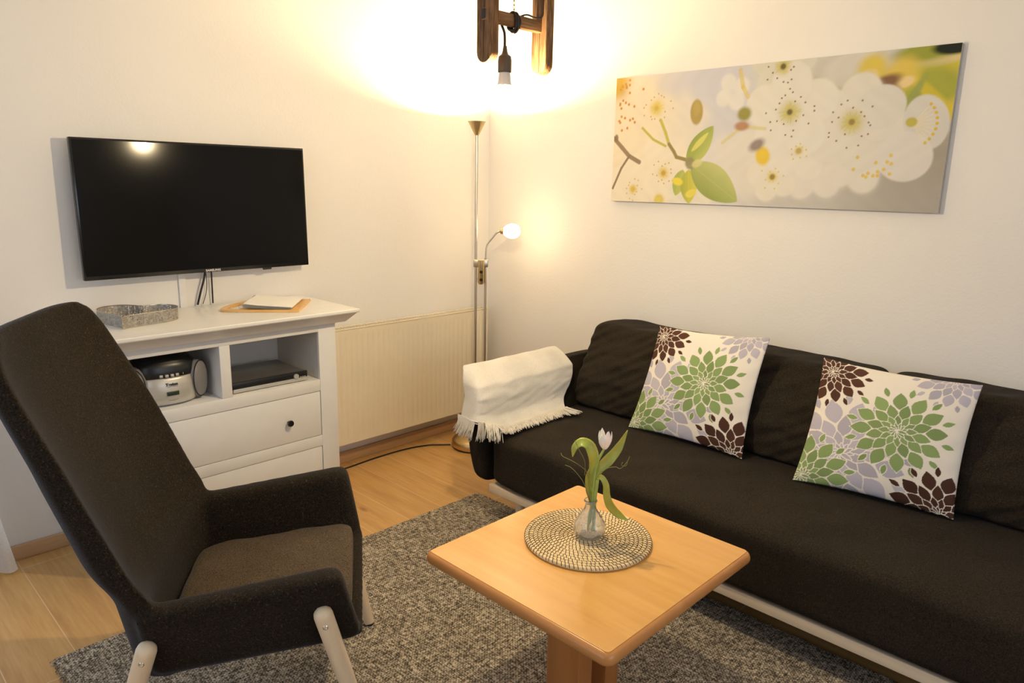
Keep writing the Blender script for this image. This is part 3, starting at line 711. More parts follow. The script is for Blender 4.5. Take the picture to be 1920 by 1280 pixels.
for pts in ([B3(-.002, .60, -.006), B3(-.020, .66, -.01), B3(-.040, .690, -.01), B3(-.060, .705, 0), B3(-.078, .712, .0)],
            [B3(-.001, .60, -.006), B3(-.012, .69, -.01), B3(-.030, .715, -.015), B3(-.058, .730, -.01), B3(-.085, .742, -.01), B3(-.09, .747, 0)],
            [B3(.004, .60, .0), B3(.018, .665, .01), B3(.035, .700, .012), B3(.065, .712, .01), B3(.080, .712, 0), B3(.098, .735, 0), B3(.103, .75, .0)],
            [B3(.085, .732, 0), B3(.082, .722, 0), B3(.095, .722, 0), B3(.099, .738, 0)],
            [B3(-.020, .69, -.012), B3(-.022, .735, -.02), B3(-.040, .770, -.02), B3(-.052, .792, -.01)]):
    MB().tube(curve(pts, 22), .0009, 5).build('twig', 'twig', tw)

# ------------------------------------------------------------------ sofa
so = thing('sofa', 'long dark grey fabric daybed sofa with wooden rail against the right wall', 'sofa', (2.56, 1.1, 0))
def soft_box(fn, name, mat, parent, nx=30, ny=60, nz=14, amp=.004, sc=1.0, smooth_it=6, voxel=None):
    # rounded box as six grids of a unit cube mapped by fn
    b = MB()
    for ax_ in range(3):
        for s_ in (0, 1):
            N = [(ny, nz), (nx, nz), (nx, ny)][ax_]
            def g(u, v, ax_=ax_, s_=s_):
                p = [u, v]; p.insert(ax_, s_); return fn(*p)
            k = len(b.v); b.grid(g, *N)
            if (ax_ + s_) % 2 == 0: pass
    o = b.build(name, mat, parent, angle=180)
    bm = bmesh.new(); bm.from_mesh(o.data); bmesh.ops.remove_doubles(bm, verts=bm.verts, dist=5e-4); bmesh.ops.recalc_face_normals(bm, faces=bm.faces); bm.to_mesh(o.data); bm.free()
    return o
def superbox(a, b_, c, p=6.0):
    # cube point -> rounded (squircle) cube in [-1,1]
    q = [2 * a - 1, 2 * b_ - 1, 2 * c - 1]; m_ = max(abs(x) for x in q) or 1
    n_ = (sum(abs(x) ** p for x in q)) ** (1 / p); k = m_ / n_
    return [x * k for x in q]
SY0, SY1 = 0.02, 2.195
def seatf(a, b_, c):
    X, Y, Z = superbox(a, b_, c, 14)
    x = 2.565 + X * .485; y = (SY0 + SY1) / 2 + Y * (SY1 - SY0) / 2; z = .300 + Z * .120
    if X < -.5: x += .018 * max(0, -Z) * 0 - .004 * fnoise(y, z * 3, .6)
    if Z > .5: z += .004 * fnoise(x * 1.5, y, .8) + .003 * fnoise(x, y, 2.1) + .006 * math.sin(PI * a)
    return (x, y, z)
soft_box(seatf, 'seat', 'sofa_fabric', so, 50, 110, 14)
def armf(a, b_, c):
    # a along x, b across thickness (0 inner, 1 outer), c height
    x0, x1 = 2.068, 3.045; inn = np.interp(c, [0, .3, .7, 1], [2.198, 2.200, 2.215, 2.255]); out = np.interp(c, [0, .10, .30, .6, .85, 1], [2.225, 2.250, 2.280, 2.310, 2.325, 2.325])
    z = .165 + c * .48; mid = (inn + out) / 2; hw_ = (out - inn) / 2
    X, Y, Z = superbox(a, b_, c, 9)
    x = (x0 + x1) / 2 + X * (x1 - x0) / 2; y = mid + Y * hw_; zz = .405 + Z * .24
    return (x, y, zz)
soft_box(armf, 'armrest', 'sofa_fabric', so, 40, 16, 30)
MB().box((2.092, .04, .142), (2.118, 2.165, .180), .002).build('front_rail', 'beech_rail', so, label='pale wooden front rail')
MB().box((2.118, 2.13, .142), (3.0, 2.155, .180), .002).build('side_rail', 'beech_rail', so)
for x, y in ((2.155, 2.03), (2.93, 2.03), (2.155, .16), (2.93, .16)):
    MB().lathe([(.016, .0), (.0175, .004), (.024, .178), (0, .179)], (x, y, .0095 if x < 2.2 else 0), 20).build('leg', 'beech', so, label='round pale wooden leg')

# dark back cushions
def backc(y0, y1, nm, lab, seed, top=.815):
    prof = lambda c: np.interp(c, [0, .35, .8, 1], [2.665, 2.70, 2.80, 2.845])
    def f(a, b_, c):
        X, Y, Z = superbox(a, b_, c, 11)
        fr = prof((Z + 1) / 2); x = fr + (X + 1) / 2 * (3.055 - fr); y = (y0 + y1) / 2 + Y * (y1 - y0) / 2 * (1 - .0 * Z); z = .4295 + (Z + 1) / 2 * (top - .4295)
        w_ = fnoise(y * 1.2 + seed, z * 2.2, .9)
        if X < .2: x += .010 * w_ + .008 * fnoise(y * 1.3 + seed, z * 5 + y * 1.4, 1.9) + .004 * fnoise(y * 2 + seed, z * 3, 3.3) - .012 * math.sin(PI * (Y + 1) / 2) * math.sin(PI * (Z + 1) / 2)
        if Z > .3: z += .006 * fnoise(y + seed, x, 1.2) + .003 * fnoise(y + seed, x, 3.1)
        return (x, y, z)
    o = soft_box(f, nm, 'sofa_fabric', None, 24, 70, 44); return tag(o, lab, 'cushion', 'plain dark back cushions along the sofa')
backc(1.545, 2.190, 'back_cushion', 'plain dark grey back cushion at the sofa corner beside the armrest and throw', .3, .822)
backc(.845, 1.540, 'back_cushion', 'plain dark grey back cushion between the two flower-print cushions', 1.9)
backc(.06, .840, 'back_cushion', 'plain dark grey back cushion behind the right flower-print cushion', 4.1)

# ------------------------------------------------------------------ flower-print cushions
CREAM = np.array((.80, .74, .655)); GREEN = np.array((.235, .325, .125)); GREEN2 = np.array((.15, .25, .10)); BROWN = np.array((.085, .035, .022)); LILAC = np.array((.46, .43, .50)); LILAC2 = np.array((.33, .31, .41))
def mum(img, U, V, cx_, cy_, R, colr, seed, gap=None, base=None):
    dx = U - cx_; dy = V - cy_; r = np.hypot(dx, dy) / R; a = np.arctan2(dy, dx)
    if base is not None:
        m_ = r < .93; img[m_] = img[m_] * .35 + base * .65
    if gap is not None:
        pass
    rr_ = np.random.default_rng(seed)
    n_ = 12; rings = [(.78, 1.0, .052), (.48, .87, .128), (.25, .60, .098), (.10, .35, .060), (.0, .17, .026)]
    for q, (r0, r1, wd_) in enumerate(rings):
        off = (q % 2) * PI / n_ + .1 * seed
        for k in range(n_):
            a0 = off + 2 * PI * k / n_ + rr_.uniform(-.03, .03); s_ = rr_.uniform(.94, 1.05)
            da = (a - a0 + PI) % (2 * PI) - PI
            t_ = (r * np.cos(da) - r0) / ((r1 - r0) * s_); w_ = np.abs(r * np.sin(da))
            tt = np.clip(t_, 0, 1); pr = wd_ * (np.sin(PI * tt ** .9)) ** .95
            near_ = np.abs(da) < 1.3
            m0 = (t_ > -.06) & (t_ < 1.06) & (w_ < pr + .016) & near_; img[m0] = CREAM if gap is None else gap
            m_ = (t_ > 0) & (t_ < 1) & (w_ < pr) & near_
            c_ = colr * rr_.uniform(.86, 1.12); img[m_] = c_
    return img
def cushion_print(U, V):
    img = np.tile(CREAM, U.shape + (1,)).astype(float)
    mum(img, U, V, .27, .27, .50, LILAC, 1); mum(img, U, V, .86, 1.02, .27, LILAC, 2)
    for (cx_, cy_, R, c_, sd, disc) in ((.05, .05, .36, GREEN, 3, .8), (.60, .53, .355, GREEN, 4, .93), (.09, .90, .285, BROWN, 5, .9), (.91, .0, .34, BROWN * .8, 6, .9)):
        mum(img, U, V, cx_, cy_, R, c_, sd)
    return img
def pillow(corners, thick, lab, seed, N=270):
    BL, BR, TR, TL = [Vector(c_) for c_ in corners]
    nrm = (BR - BL).cross(TL - BL).normalized()
    if nrm.x > 0: nrm = -nrm
    u = np.linspace(0, 1, N); U, V = np.meshgrid(u, u, indexing='ij')
    P = np.zeros((N, N, 3))
    pu = 4 * U * (1 - U); pv = 4 * V * (1 - V)
    Ub = .5 + (U - .5) * (1 - .055 * pv); Vb = .5 + (V - .5) * (1 - .055 * pu)
    for i in range(3): P[..., i] = (1 - Ub) * (1 - Vb) * BL[i] + Ub * (1 - Vb) * BR[i] + Ub * Vb * TR[i] + (1 - Ub) * Vb * TL[i]
    h = thick * (pu ** .55) * (pv ** .55)
    rg_ = np.random.default_rng(seed); wr = np.zeros_like(U)
    for k in range(7):
        fx, fy, ph = rg_.uniform(-14, 14), rg_.uniform(-14, 14), rg_.uniform(0, 6); wr += np.sin(fx * U + fy * V + ph + .6 * np.sin(9 * U * V))
    edge = (1 - np.minimum(pu, pv)) ** 3
    pk = np.sin(V * 46 + seed) * np.exp(-U * 16) + np.sin(U * 40 + 1.3 * seed) * np.exp(-V * 16) + np.sin(V * 40 + seed) * np.exp(-(1 - U) * 16)
    h1 = h + .0016 * wr * np.minimum(pu, pv) ** .3 + .0022 * pk * np.minimum(1, 6 * np.minimum(pu, pv))
    nv = np.array(nrm[:])
    F = P + nv * h1[..., None]; Bk = P - nv * (h * .8)[..., None]
    img = cushion_print(U, V)
    def mk(A, flip):
        vs = A.reshape(-1, 3); idx = np.arange(N * N).reshape(N, N)
        f = np.stack([idx[:-1, :-1], idx[1:, :-1], idx[1:, 1:], idx[:-1, 1:]], -1).reshape(-1, 4)
        return vs, (f[:, ::-1] if flip else f)
    v1, f1 = mk(F, False); st_ = 6
    ub = list(range(0, N, st_));
    if ub[-1] != N - 1: ub.append(N - 1)
    v2 = Bk.reshape(-1, 3); v2_, f2 = mk(Bk, True)
    allv = np.concatenate([v1, v2]); o0 = Vector(allv.mean(0)); o0.z = allv[:, 2].min(); allf = np.concatenate([f1, f2 + N * N])
    me = bpy.data.meshes.new('printed_cushion'); me.from_pydata((allv - np.array(o0)).tolist(), [], allf.tolist()); me.update()
    ca = me.color_attributes.new('print', 'FLOAT_COLOR', 'POINT')
    cc = np.ones((len(allv), 4)); cc[:N * N, :3] = img.reshape(-1, 3); cc[N * N:, :3] = img.reshape(-1, 3); ca.data.foreach_set('color', cc.astype(np.float32).ravel())
    bm = bmesh.new(); bm.from_mesh(me); bmesh.ops.remove_doubles(bm, verts=bm.verts, dist=2e-6); bmesh.ops.recalc_face_normals(bm, faces=bm.faces)
    for f in bm.faces: f.smooth = True
    bm.to_mesh(me); bm.free(); me.materials.append(M['printed_cotton'])
    o = bpy.data.objects.new('printed_cushion', me); COL.objects.link(o); o.location = o0; ORG[o.name] = o0
    return tag(o, lab, 'cushion', 'flower-print cushions on the sofa')
pillow([(2.585, 1.775, .432), (2.600, 1.232, .432), (2.760, 1.235, .908), (2.765, 1.757, .877)], .052, 'cream cushion with green, brown and lilac flower print, nearer the armrest and throw', 11)
pillow([(2.545, 1.000, .432), (2.615, .484, .432), (2.750, .488, .870), (2.750, 1.012, .868)], .055, 'cream cushion with green, brown and lilac flower print, at the right farther from the armrest', 23)

# ------------------------------------------------------------------ throw over the armrest
tb = thing('throw_blanket', 'white knitted throw with fringed hem draped over the sofa armrest', 'blanket', (2.38, 2.25, .44))
def wrap_path(a, z):
    # plan path round the front corner of the armrest, then along its inner face
    g = .016 + .010 * math.sin(z * 9)
    if a < .13: t_ = a / .13; return 2.068 - g, 2.292 - t_ * .098
    t_ = (a - .13) / .87; return 2.068 - g + t_ * .655, 2.194 - g * .6
def throwf(a, b_):
    ridge = Vector((2.085 + a * .625, 2.318, .700))
    ex, ey = wrap_path(a, .64); edge = Vector((ex, ey + .022, .622))
    if b_ < .10: p = ridge + Vector((0, .022, -.10 * (1 - b_ / .10)))
    elif b_ < .28:
        t_ = (b_ - .10) / .18; p = ridge.lerp(edge, t_) + Vector((0, .022 * (1 - t_), .012 * math.sin(PI * t_)))
    else:
        t_ = (b_ - .28) / .72; zb = .478 if a < .13 else .478 - .036 * min(1, (a - .13) / .2)
        z = .622 + (zb - .622) * min(1, t_ * 1.12); x, y = wrap_path(a, z)
        fl_ = max(0, t_ - .72) / .28 * min(1, max(0, a - .08) / .2)
        y += .022 * max(0, 1 - t_ * 3); x += -.13 * a * t_ ** 1.3 - .02 * fl_; y += -.070 * fl_ ** 1.3 + .012 * (1 - t_) * 0
        if a < .13: x -= .020 * t_; y += .022 * t_ * (1 - a / .13)
        w_ = .0028 * math.sin(z * 48 + a * 3 + 1.6 * math.sin(a * 5)) * min(1, t_ * 4) + .003 * fnoise(a * 2.5, b_ * 2, 1.3)
        y -= abs(w_) if a > .1 else 0; z += .002 * fnoise(a * 3, b_ * 3, 1)
        p = Vector((x, y, z))
    return (p.x, p.y, p.z + .003 * fnoise(a * 2, b_ * 2, 1))
o = MB().grid(throwf, 76, 84).build('cloth', 'throw_wool', tb, angle=180)
mods(o, ('SMOOTH', dict(factor=.5, iterations=14)), ('SOLIDIFY', dict(thickness=.012, offset=1.0)), ('SUBSURF', dict(levels=1)))
fr = MB()
for i in range(500):
    a = (i + random.random()) / 500; p = Vector(throwf(a, .985))
    L = random.uniform(.070, .105); sw = random.uniform(-.016, .016)
    if a < .17:
        q1 = p + Vector((-.008, sw * .4, -.4 * L)); q2 = p + Vector((-.012 - random.uniform(0, .01), sw + .018 * (1 - a / .17), -L * .85))
    else:
        q1 = p + Vector((sw * .5 - .018, -.032, random.uniform(.0, .008))); q2 = p + Vector((sw - .040, -L * .72, -.005))
        if a > .9: q2 += Vector((.045, -.03, 0)) * ((a - .9) / .1)
        on = max(0, min(1, (q2.x - 2.07) / .03)); q2.z = max(q2.z, .437 + random.uniform(0, .008)) if on > 0 else q2.z - random.uniform(.02, .05); q1.z = max(q1.z, .442)
    fr.tube(curve([p + Vector((0, .004, .002)), q1, q2], 6), [.0026, .0024, .0020, .0018, .0015, .0009], 5)
fr.build('fringe', 'throw_fringe', tb, label='fringed hem of loose threads')

# ------------------------------------------------------------------ armchair
THA = math.radians(-34.0)
CHM = Matrix.Translation((1.03, 1.68, 0)) @ Matrix.Rotation(THA, 4, 'Z')
ch_ = thing('armchair', 'dark grey felt high-back armchair with pale wooden legs in the left foreground', 'armchair', (.86, 1.80, .009))
cb = MB()
for s_ in (-1, 1):
    c8 = [(-.45, .235, .300), (.055, .24, .352), (.060, .300, .352), (-.45, .300, .300), (-.46, .285, .505), (.008, .285, .572), (.014, .372, .572), (-.46, .366, .505)]
    c8 = [(x, y * s_, z) for x, y, z in c8]
    cb.hexa(c8, .026, 4)
cb.hexa([(-.46, -.28, .285), (.062, -.28, .345), (.062, .28, .345), (-.46, .28, .285), (-.46, -.28, .322), (.060, -.28, .372), (.060, .28, .372), (-.46, .28, .322)], .012, 2)
def backsec(v):
    z = .285 + v * .870
    xf = np.interp(z, [.285, .50, .54, .60, .70, .85, 1.155], [-.40, -.405, -.418, -.450, -.492, -.555, -.700]); W = np.interp(z, [.285, .57, .80, 1.02, 1.075, 1.115, 1.14, 1.155], [.290, .368, .365, .345, .335, .314, .284, .240])
    th = np.interp(z, [.285, .6, 1.02, 1.12, 1.155], [.075, .075, .060, .050, .030]); cc = np.interp(z, [.285, .6, 1.02, 1.155], [.05, .085, .060, .03])
    return z, xf, W, th, cc
def backf(u, v):
    z, xf, W, th, cc = backsec(v)
    n_ = u * 2
    if n_ < 1: # front, from -W to W
        q = -1 + 2 * n_; x = xf - cc * (1 - abs(q) ** 2.6); y = q * (W - .012)
    else:
        q = 1 - 2 * (n_ - 1); x = xf - cc * (1 - abs(q) ** 4) - th * (1 - abs(q) ** 6 * .55); y = q * W
    return (x, y, z)
NU = 72; NV = 44
bk = MB().grid(backf, NU, NV, True)
kk = len(bk.v)
bk.f.append(tuple(i * NV for i in range(NU))[::-1]); bk.f.append(tuple(i * NV + NV - 1 for i in range(NU)))
cb.add(bk.v, bk.f); cb.xf(CHM)
sh = cb.build('shell', 'chair_felt', ch_, angle=180)
bm = bmesh.new(); bm.from_mesh(sh.data); bmesh.ops.recalc_face_normals(bm, faces=bm.faces); bm.to_mesh(sh.data); bm.free()
mods(sh, ('REMESH', dict(mode='VOXEL', voxel_size=.0085)), ('SMOOTH', dict(factor=.5, iterations=16)), ('SUBSURF', dict(levels=1)))
def seatc(a, b_, c):
    X, Y, Z = superbox(a, b_, c, 8.0)
    x = -.205 + X * .235; y = Y * .262; z = .386 + Z * .030 + x * .10 + .02 * 0 + .010 * math.sin(PI * a) * math.sin(PI * b_) * (Z > 0)
    z += .003 * fnoise(x * 3, y * 3, 1.5) * (Z > 0)
    return tuple(CHM @ Vector((x, y, z)))
soft_box(seatc, 'seat_cushion', 'chair_cushion', ch_, 30, 30, 8)['label'] = 'loose tweed seat cushion'
for (tx, tz, fx) in ((-.033, .466, .072), (-.435, .418, -.575)):
    for s_ in (-1, 1):
        top = Vector((tx, s_ * .352, tz)); ft = Vector((fx, s_ * .283, .0135)); d = (ft - top).normalized()
        P = [top - d * .021, top - d * .018, top - d * .010, top, top + d * .15, ft - d * .004, ft]; Rr = [.004, .014, .0215, .0235, .0225, .0165, .0155]
        lg = MB().tube([CHM @ p for p in P], Rr, 22).build('leg', 'beech', ch_, label='tapered pale wooden leg')
        bp = top + Vector((0, s_ * .0225, 0)) + d * .022
        m = CHM @ Matrix.Translation(bp) @ Matrix.Rotation(-s_ * PI / 2, 4, 'X')
        MB().lathe([(.0065, -.004), (.0065, .0012), (.0045, .0025), (.003, .0008), (0, .0006)], n=18).xf(m).build('bolt', 'steel', lg, label='round metal bolt head')
        MB().lathe([(.0150, 0), (.0160, .006), (.0150, .007)], n=18).xf(CHM @ Matrix.Translation((fx, s_ * .283, .0106)) ).build('foot_pad', 'rubber', lg)
# underframe straps
MB().box((-.40, -.02, .270), (-.05, .02, .292), .003).xf(CHM).build('underframe', 'grey_metal_case', ch_)

# ------------------------------------------------------------------ canvas picture
PX = XR - .022; PY0, PY1, PZ0, PZ1 = .770, 2.275, 1.417, 2.012
pc = thing('canvas_picture', 'wide canvas print of white cherry blossom on the right wall above the sofa', 'picture', (PX, (PY0 + PY1) / 2, PZ0))
NU_, NV_ = 640, 256
u = np.linspace(0, 1, NU_); v = np.linspace(0, 1, NV_); U, V = np.meshgrid(u, v, indexing='ij'); AS = 1.505 / .595
X_ = U * AS; Y_ = V
img = np.zeros(U.shape + (3,))
def lerp(a, b_, t_): return np.array(a) * (1 - t_[..., None]) + np.array(b_) * t_[..., None]
WH = (.70, .66, .60)
img[:] = lerp((.75, .66, .50), (.64, .62, .62), np.clip(U * 2.6, 0, 1))
def soft(c_, x, y, rx, ry, rot=0.0, k=1.0, hard=2.0):
    dx = (U - x) * AS; dy = V - y; ca, sa = math.cos(rot), math.sin(rot)
    d = np.sqrt(((dx * ca + dy * sa) / rx) ** 2 + ((-dx * sa + dy * ca) / ry) ** 2)
    m_ = k * np.clip((1 - d) * hard + .5, 0, 1) ; m_ = m_ * m_ * (3 - 2 * m_)
    img[:] = img * (1 - m_[..., None]) + np.array(c_) * m_[..., None]
def line(c_, pts, w, k=1.0):
    for (x0, y0), (x1, y1) in zip(pts[:-1], pts[1:]):
        ax_, ay = x0 * AS, y0; bx2, by = x1 * AS, y1; L2 = (bx2 - ax_) ** 2 + (by - ay) ** 2 + 1e-9
        t_ = np.clip(((X_ - ax_) * (bx2 - ax_) + (Y_ - ay) * (by - ay)) / L2, 0, 1)
        d = np.hypot(X_ - ax_ - t_ * (bx2 - ax_), Y_ - ay - t_ * (by - ay)); m_ = np.clip((w - d) / .006 + .5, 0, 1) * k
        img[:] = img * (1 - m_[..., None]) + np.array(c_) * m_[..., None]
soft((.56, .555, .62), .38, .90, .50, .28, 0, .9, .8); soft((.55, .55, .60), .42, .62, .30, .22, 0, .6, .8)
soft((.36, .32, .265), .98, .25, .50, .42, 0, .95, .8); soft((.40, .37, .33), .86, .05, .60, .22, 0, .9, .8); soft((.52, .50, .47), .62, .05, .5, .12, 0, .8, .8)
soft((.56, .36, .06), .0, .93, .14, .28, 0, .95, .8); soft((.58, .57, .50), .60, .92, .34, .16, 0, .8, .9)
soft((.30, .31, .04), .70, .82, .12, .20, .4, .9, .9); soft((.56, .53, .50), .70, .94, .16, .10, 0, .8); soft((.60, .57, .53), .745, .90, .16, .12, 0, .8)
# upper right blurred leaves
soft((.42, .40, .08), .88, .78, .26, .22, 0, .9, .9); soft((.56, .54, .50), .855, .97, .13, .10, 0, .9); soft((.62, .52, .06), .965, .90, .24, .10, .1, .95, 1.2); soft((.66, .55, .30), .95, .91, .15, .035, .1, .8)
soft((.36, .37, .06), .955, .76, .22, .13, -.2, .95, 1.2); soft((.30, .32, .05), .93, .975, .20, .06, .1, .95, 1.4); soft((.56, .47, .05), .955, .70, .26, .035, -.75, .9, 1.2); soft((.62, .50, .06), .985, .60, .05, .10, -.6, .8, 1)
soft((.015, .02, .015), .99, .985, .13, .045, .05, .98, 2.0); soft((.64, .50, .08), .805, .90, .09, .09, 0, .9, 1.2); soft((.68, .53, .24), .80, .865, .055, .035, 0, .8); soft((.66, .50, .10), .875, .85, .11, .10, .5, .9, 1.2); soft((.72, .57, .30), .885, .80, .06, .035, .3, .8)
soft((.20, .105, .065), .835, .80, .11, .045, .35, .9, 1.4); soft((.24, .15, .07), .855, .74, .06, .06, 0, .8, 1.2); soft((.30, .34, .10), .905, .69, .16, .028, 1.15, .85, 1.5); soft((.20, .13, .10), .735, .70, .09, .025, .3, .8, 1.4); soft((.55, .42, .07), .705, .66, .06, .02, .8, .8)
# flower makers
def petals(cx_, cy_, R, ang, n_=5, c_=WH, k=1.0, sq=1.0, shade=.93, hard=9.0):
    for q in range(n_):
        a = ang + q * 2 * PI / n_; px, py = cx_ + R * .60 * math.cos(a) / AS, cy_ + R * .60 * math.sin(a) * sq
        soft(tuple(x * shade for x in c_), px + .004, py - .012, R * .52, R * .50 * sq, a, k * .55, hard * .35)
        soft(c_, px, py, R * .50, R * .47 * sq, a, k, hard * .6)
    soft(tuple(x * .97 for x in c_), cx_, cy_, R * .40, R * .40 * sq, 0, k * .8, 1.2)
def stamens(cx_, cy_, R, n_, core, dot, seed, ray=(.52, .46, .14)):
    r_ = np.random.default_rng(seed); soft(ray, cx_, cy_, R * .42, R * .42, 0, .75, .9)
    for q in range(n_):
        a = 2 * PI * q / n_ + r_.uniform(-.15, .15); l_ = R * r_.uniform(.35, 1.05) ** .8; x1, y1 = cx_ + l_ * math.cos(a) / AS, cy_ + l_ * math.sin(a)
        line(ray, [(cx_, cy_), (cx_ + .45 * (x1 - cx_), cy_ + .45 * (y1 - cy_))], .0035, .6); soft(dot, x1, y1, .0068, .0068, 0, .75, 4)
    soft(core, cx_, cy_, .022, .022, 0, .75, 1.3)
# blurred blossoms behind
CR = (.76, .69, .56)
petals(.10, .62, .34, .3, 5, (.77, .68, .52), .8, 1, .95, 2.5); petals(.20, .26, .26, .9, 5, (.77, .70, .57), .85, 1, .95, 4); petals(.08, .12, .24, .2, 5, (.77, .70, .57), .9, 1, .95, 5)
petals(.26, .62, .22, .3, 5, (.72, .66, .56), .6, 1, .96, 1.5); petals(.47, .30, .26, 0, 5, (.68, .64, .58), .7, 1, .96, 1.5); petals(.42, .82, .13, .5, 4, (.69, .67, .64), .8, 1, .95, 4)
petals(.31, .06, .20, .4, 5, (.72, .68, .58), .8, 1, .95, 4)
# main blossoms
petals(.68, .27, .22, .4, 5, (.68, .645, .59), .95, .9, .95, 6); petals(.79, .34, .22, .1, 5, (.68, .645, .59), .95, 1, .95, 6); petals(.565, .23, .18, .6, 5, (.70, .66, .585), .95, 1, .94, 6)
petals(.634, .42, .24, .2, 5, (.70, .665, .605), .95, .9, .95, 8); petals(.87, .46, .16, 1.0, 5, (.68, .645, .585), .95, 1, .94, 8); petals(.567, .97, .22, .3, 5, (.62, .60, .53), .95, 1, .94, 8)
petals(.768, .565, .29, 1.35, 5, (.665, .635, .575), .97, 1, .93, 10); petals(.598, .656, .31, .35, 5, (.68, .655, .60), .97, 1, .93, 10)
soft((.62, .60, .56), .945, .55, .13, .17, .3, .97, 9); soft((.66, .63, .59), .905, .345, .17, .155, -.3, .97, 9); soft((.64, .62, .57), .835, .655, .155, .14, .2, .9, 9)
for a_ in ((.598, .656, .17, 22, (.10, .07, .04), (.18, .10, .05), 1), (.768, .571, .17, 20, (.26, .17, .06), (.24, .12, .05), 2), (.567, .965, .13, 16, (.08, .06, .03), (.15, .09, .05), 3)): stamens(*a_)
for a_ in ((.634, .391, .07, 9, (.40, .34, .14), (.62, .48, .10), 4), (.565, .212, .09, 9, (.22, .16, .06), (.66, .50, .08), 5), (.201, .235, .11, 14, (.50, .30, .08), (.55, .34, .10), 6), (.087, .102, .09, 12, (.60, .44, .10), (.62, .42, .06), 7), (.161, .742, .15, 16, (.56, .40, .10), (.55, .32, .06), 8)):
    stamens(*a_, ray=(.66, .52, .12))
for _ in range(26): soft((.58, .26, .05), .018 + .09 * rng.random() ** 2, .58 + .40 * rng.random(), .011, .011, 0, .9, 5)
for q in range(9):
    a = -.9 + q * .22; line((.72, .64, .45), [(.915, .545), (.915 + .055 * math.cos(a), .545 + .15 * math.sin(a))], .004, .8); soft((.66, .46, .06), .915 + .055 * math.cos(a), .545 + .15 * math.sin(a), .010, .010, 0, .9, 4)
soft((.48, .42, .08), .912, .555, .035, .03, 0, .9, 2)
for q in range(14): soft((.68, .50, .10), .78 + .10 * rng.random(), .20 + .17 * rng.random(), .012, .012, 0, .8, 3)
# left greenery
soft((.40, .30, .09), .306, .693, .055, .095, .05, .9, 3.5); soft((.46, .36, .12), .306, .72, .032, .06, 0, .7, 2)
line((.30, .22, .14), [(.0, .52), (.035, .44), (.065, .371), (.106, .322)], .018); line((.26, .19, .12), [(.065, .371), (.035, .27), (.004, .106)], .010); soft((.22, .15, .09), .01, .52, .02, .03, 0, .8, 2)
line((.50, .46, .10), [(.112, .592), (.155, .50), (.203, .446)], .010); line((.52, .47, .10), [(.179, .648), (.20, .55), (.215, .46)], .013); line((.30, .24, .09), [(.215, .46), (.235, .40), (.245, .359), (.285, .335)], .014)
line((.60, .54, .22), [(.53, .55), (.46, .57), (.40, .46)], .012, .7); line((.62, .50, .14), [(.44, .97), (.452, .85), (.47, .78)], .016, .7); soft((.28, .26, .06), .463, .66, .055, .05, 0, .9, 1.5); soft((.40, .20, .10), .458, .575, .06, .035, 0, .8, 1.5)
soft((.70, .50, .05), .530, .36, .055, .07, .3, .9, 1.8); soft((.24, .19, .17), .509, .438, .065, .04, .5, .8, 1.2)
def leafp(pts, w, c_, mid, k=1.0):
    (x0, y0), (x1, y1) = pts; ax_, ay = x0 * AS, y0; dx, dy = x1 * AS - ax_, y1 - ay; L = math.hypot(dx, dy); t_ = ((X_ - ax_) * dx + (Y_ - ay) * dy) / L / L; s_ = ((X_ - ax_) * -dy + (Y_ - ay) * dx) / L
    hw_ = w * np.sin(PI * np.clip(t_, 0, 1) ** .9) ** .75; m_ = np.clip((hw_ - np.abs(s_ - .0)) / .006 + .5, 0, 1) * ((t_ > 0) & (t_ < 1)) * k
    cc = lerp(c_, mid, np.clip(.5 + s_ / w * .6, 0, 1)); img[:] = img * (1 - m_[..., None]) + cc * m_[..., None]
    m2 = np.clip((.004 - np.abs(s_)) / .004 + .5, 0, 1) * ((t_ > 0) & (t_ < .95)) * .5; img[:] = img * (1 - m2[..., None]) + np.array(mid) * m2[..., None]
leafp([(.272, .26), (.250, .06)], .060, (.36, .42, .12), (.50, .50, .14)); leafp([(.292, .26), (.300, .0)], .075, (.40, .42, .08), (.60, .55, .10)); soft((.74, .62, .08), .255, .17, .05, .03, -.2, .9, 2); soft((.72, .62, .12), .305, .08, .05, .03, .4, .9, 2)
leafp([(.285, .30), (.366, .585)], .082, (.44, .48, .14), (.30, .36, .09)); leafp([(.297, .40), (.352, .54)], .022, (.62, .60, .16), (.60, .58, .16)); leafp([(.300, .30), (.462, .030)], .125, (.30, .35, .10), (.48, .50, .20))
soft((.30, .26, .14), .296, .31, .045, .05, .6, .85, 2); soft((.62, .58, .28), .32, .31, .05, .03, .4, .7, 2); soft((.66, .52, .10), .19, .02, .05, .05, 0, .8, 1.5)
img *= (1 + .012 * np.sin(X_ * 40 + 7 * np.sin(Y_ * 9)))[..., None]
img = np.clip(img, 0, 1)
vs = np.stack([np.full(U.shape, PX - .0015), PY1 - U * (PY1 - PY0), PZ0 + V * (PZ1 - PZ0)], -1).reshape(-1, 3) - np.array(ORG[pc.name])
idx = np.arange(NU_ * NV_).reshape(NU_, NV_); f = np.stack([idx[:-1, :-1], idx[1:, :-1], idx[1:, 1:], idx[:-1, 1:]], -1).reshape(-1, 4)
me = bpy.data.meshes.new('print'); me.from_pydata(vs.tolist(), [], f.tolist()); me.update()
ca = me.color_attributes.new('print', 'FLOAT_COLOR', 'POINT'); cc = np.ones((NU_ * NV_, 4)); cc[:, :3] = img.reshape(-1, 3); ca.data.foreach_set('color', cc.astype(np.float32).ravel()); me.materials.append(M['printed_canvas'])
po_ = bpy.data.objects.new('printed_face', me); COL.objects.link(po_); po_.parent = pc; ORG[po_.name] = ORG[pc.name]
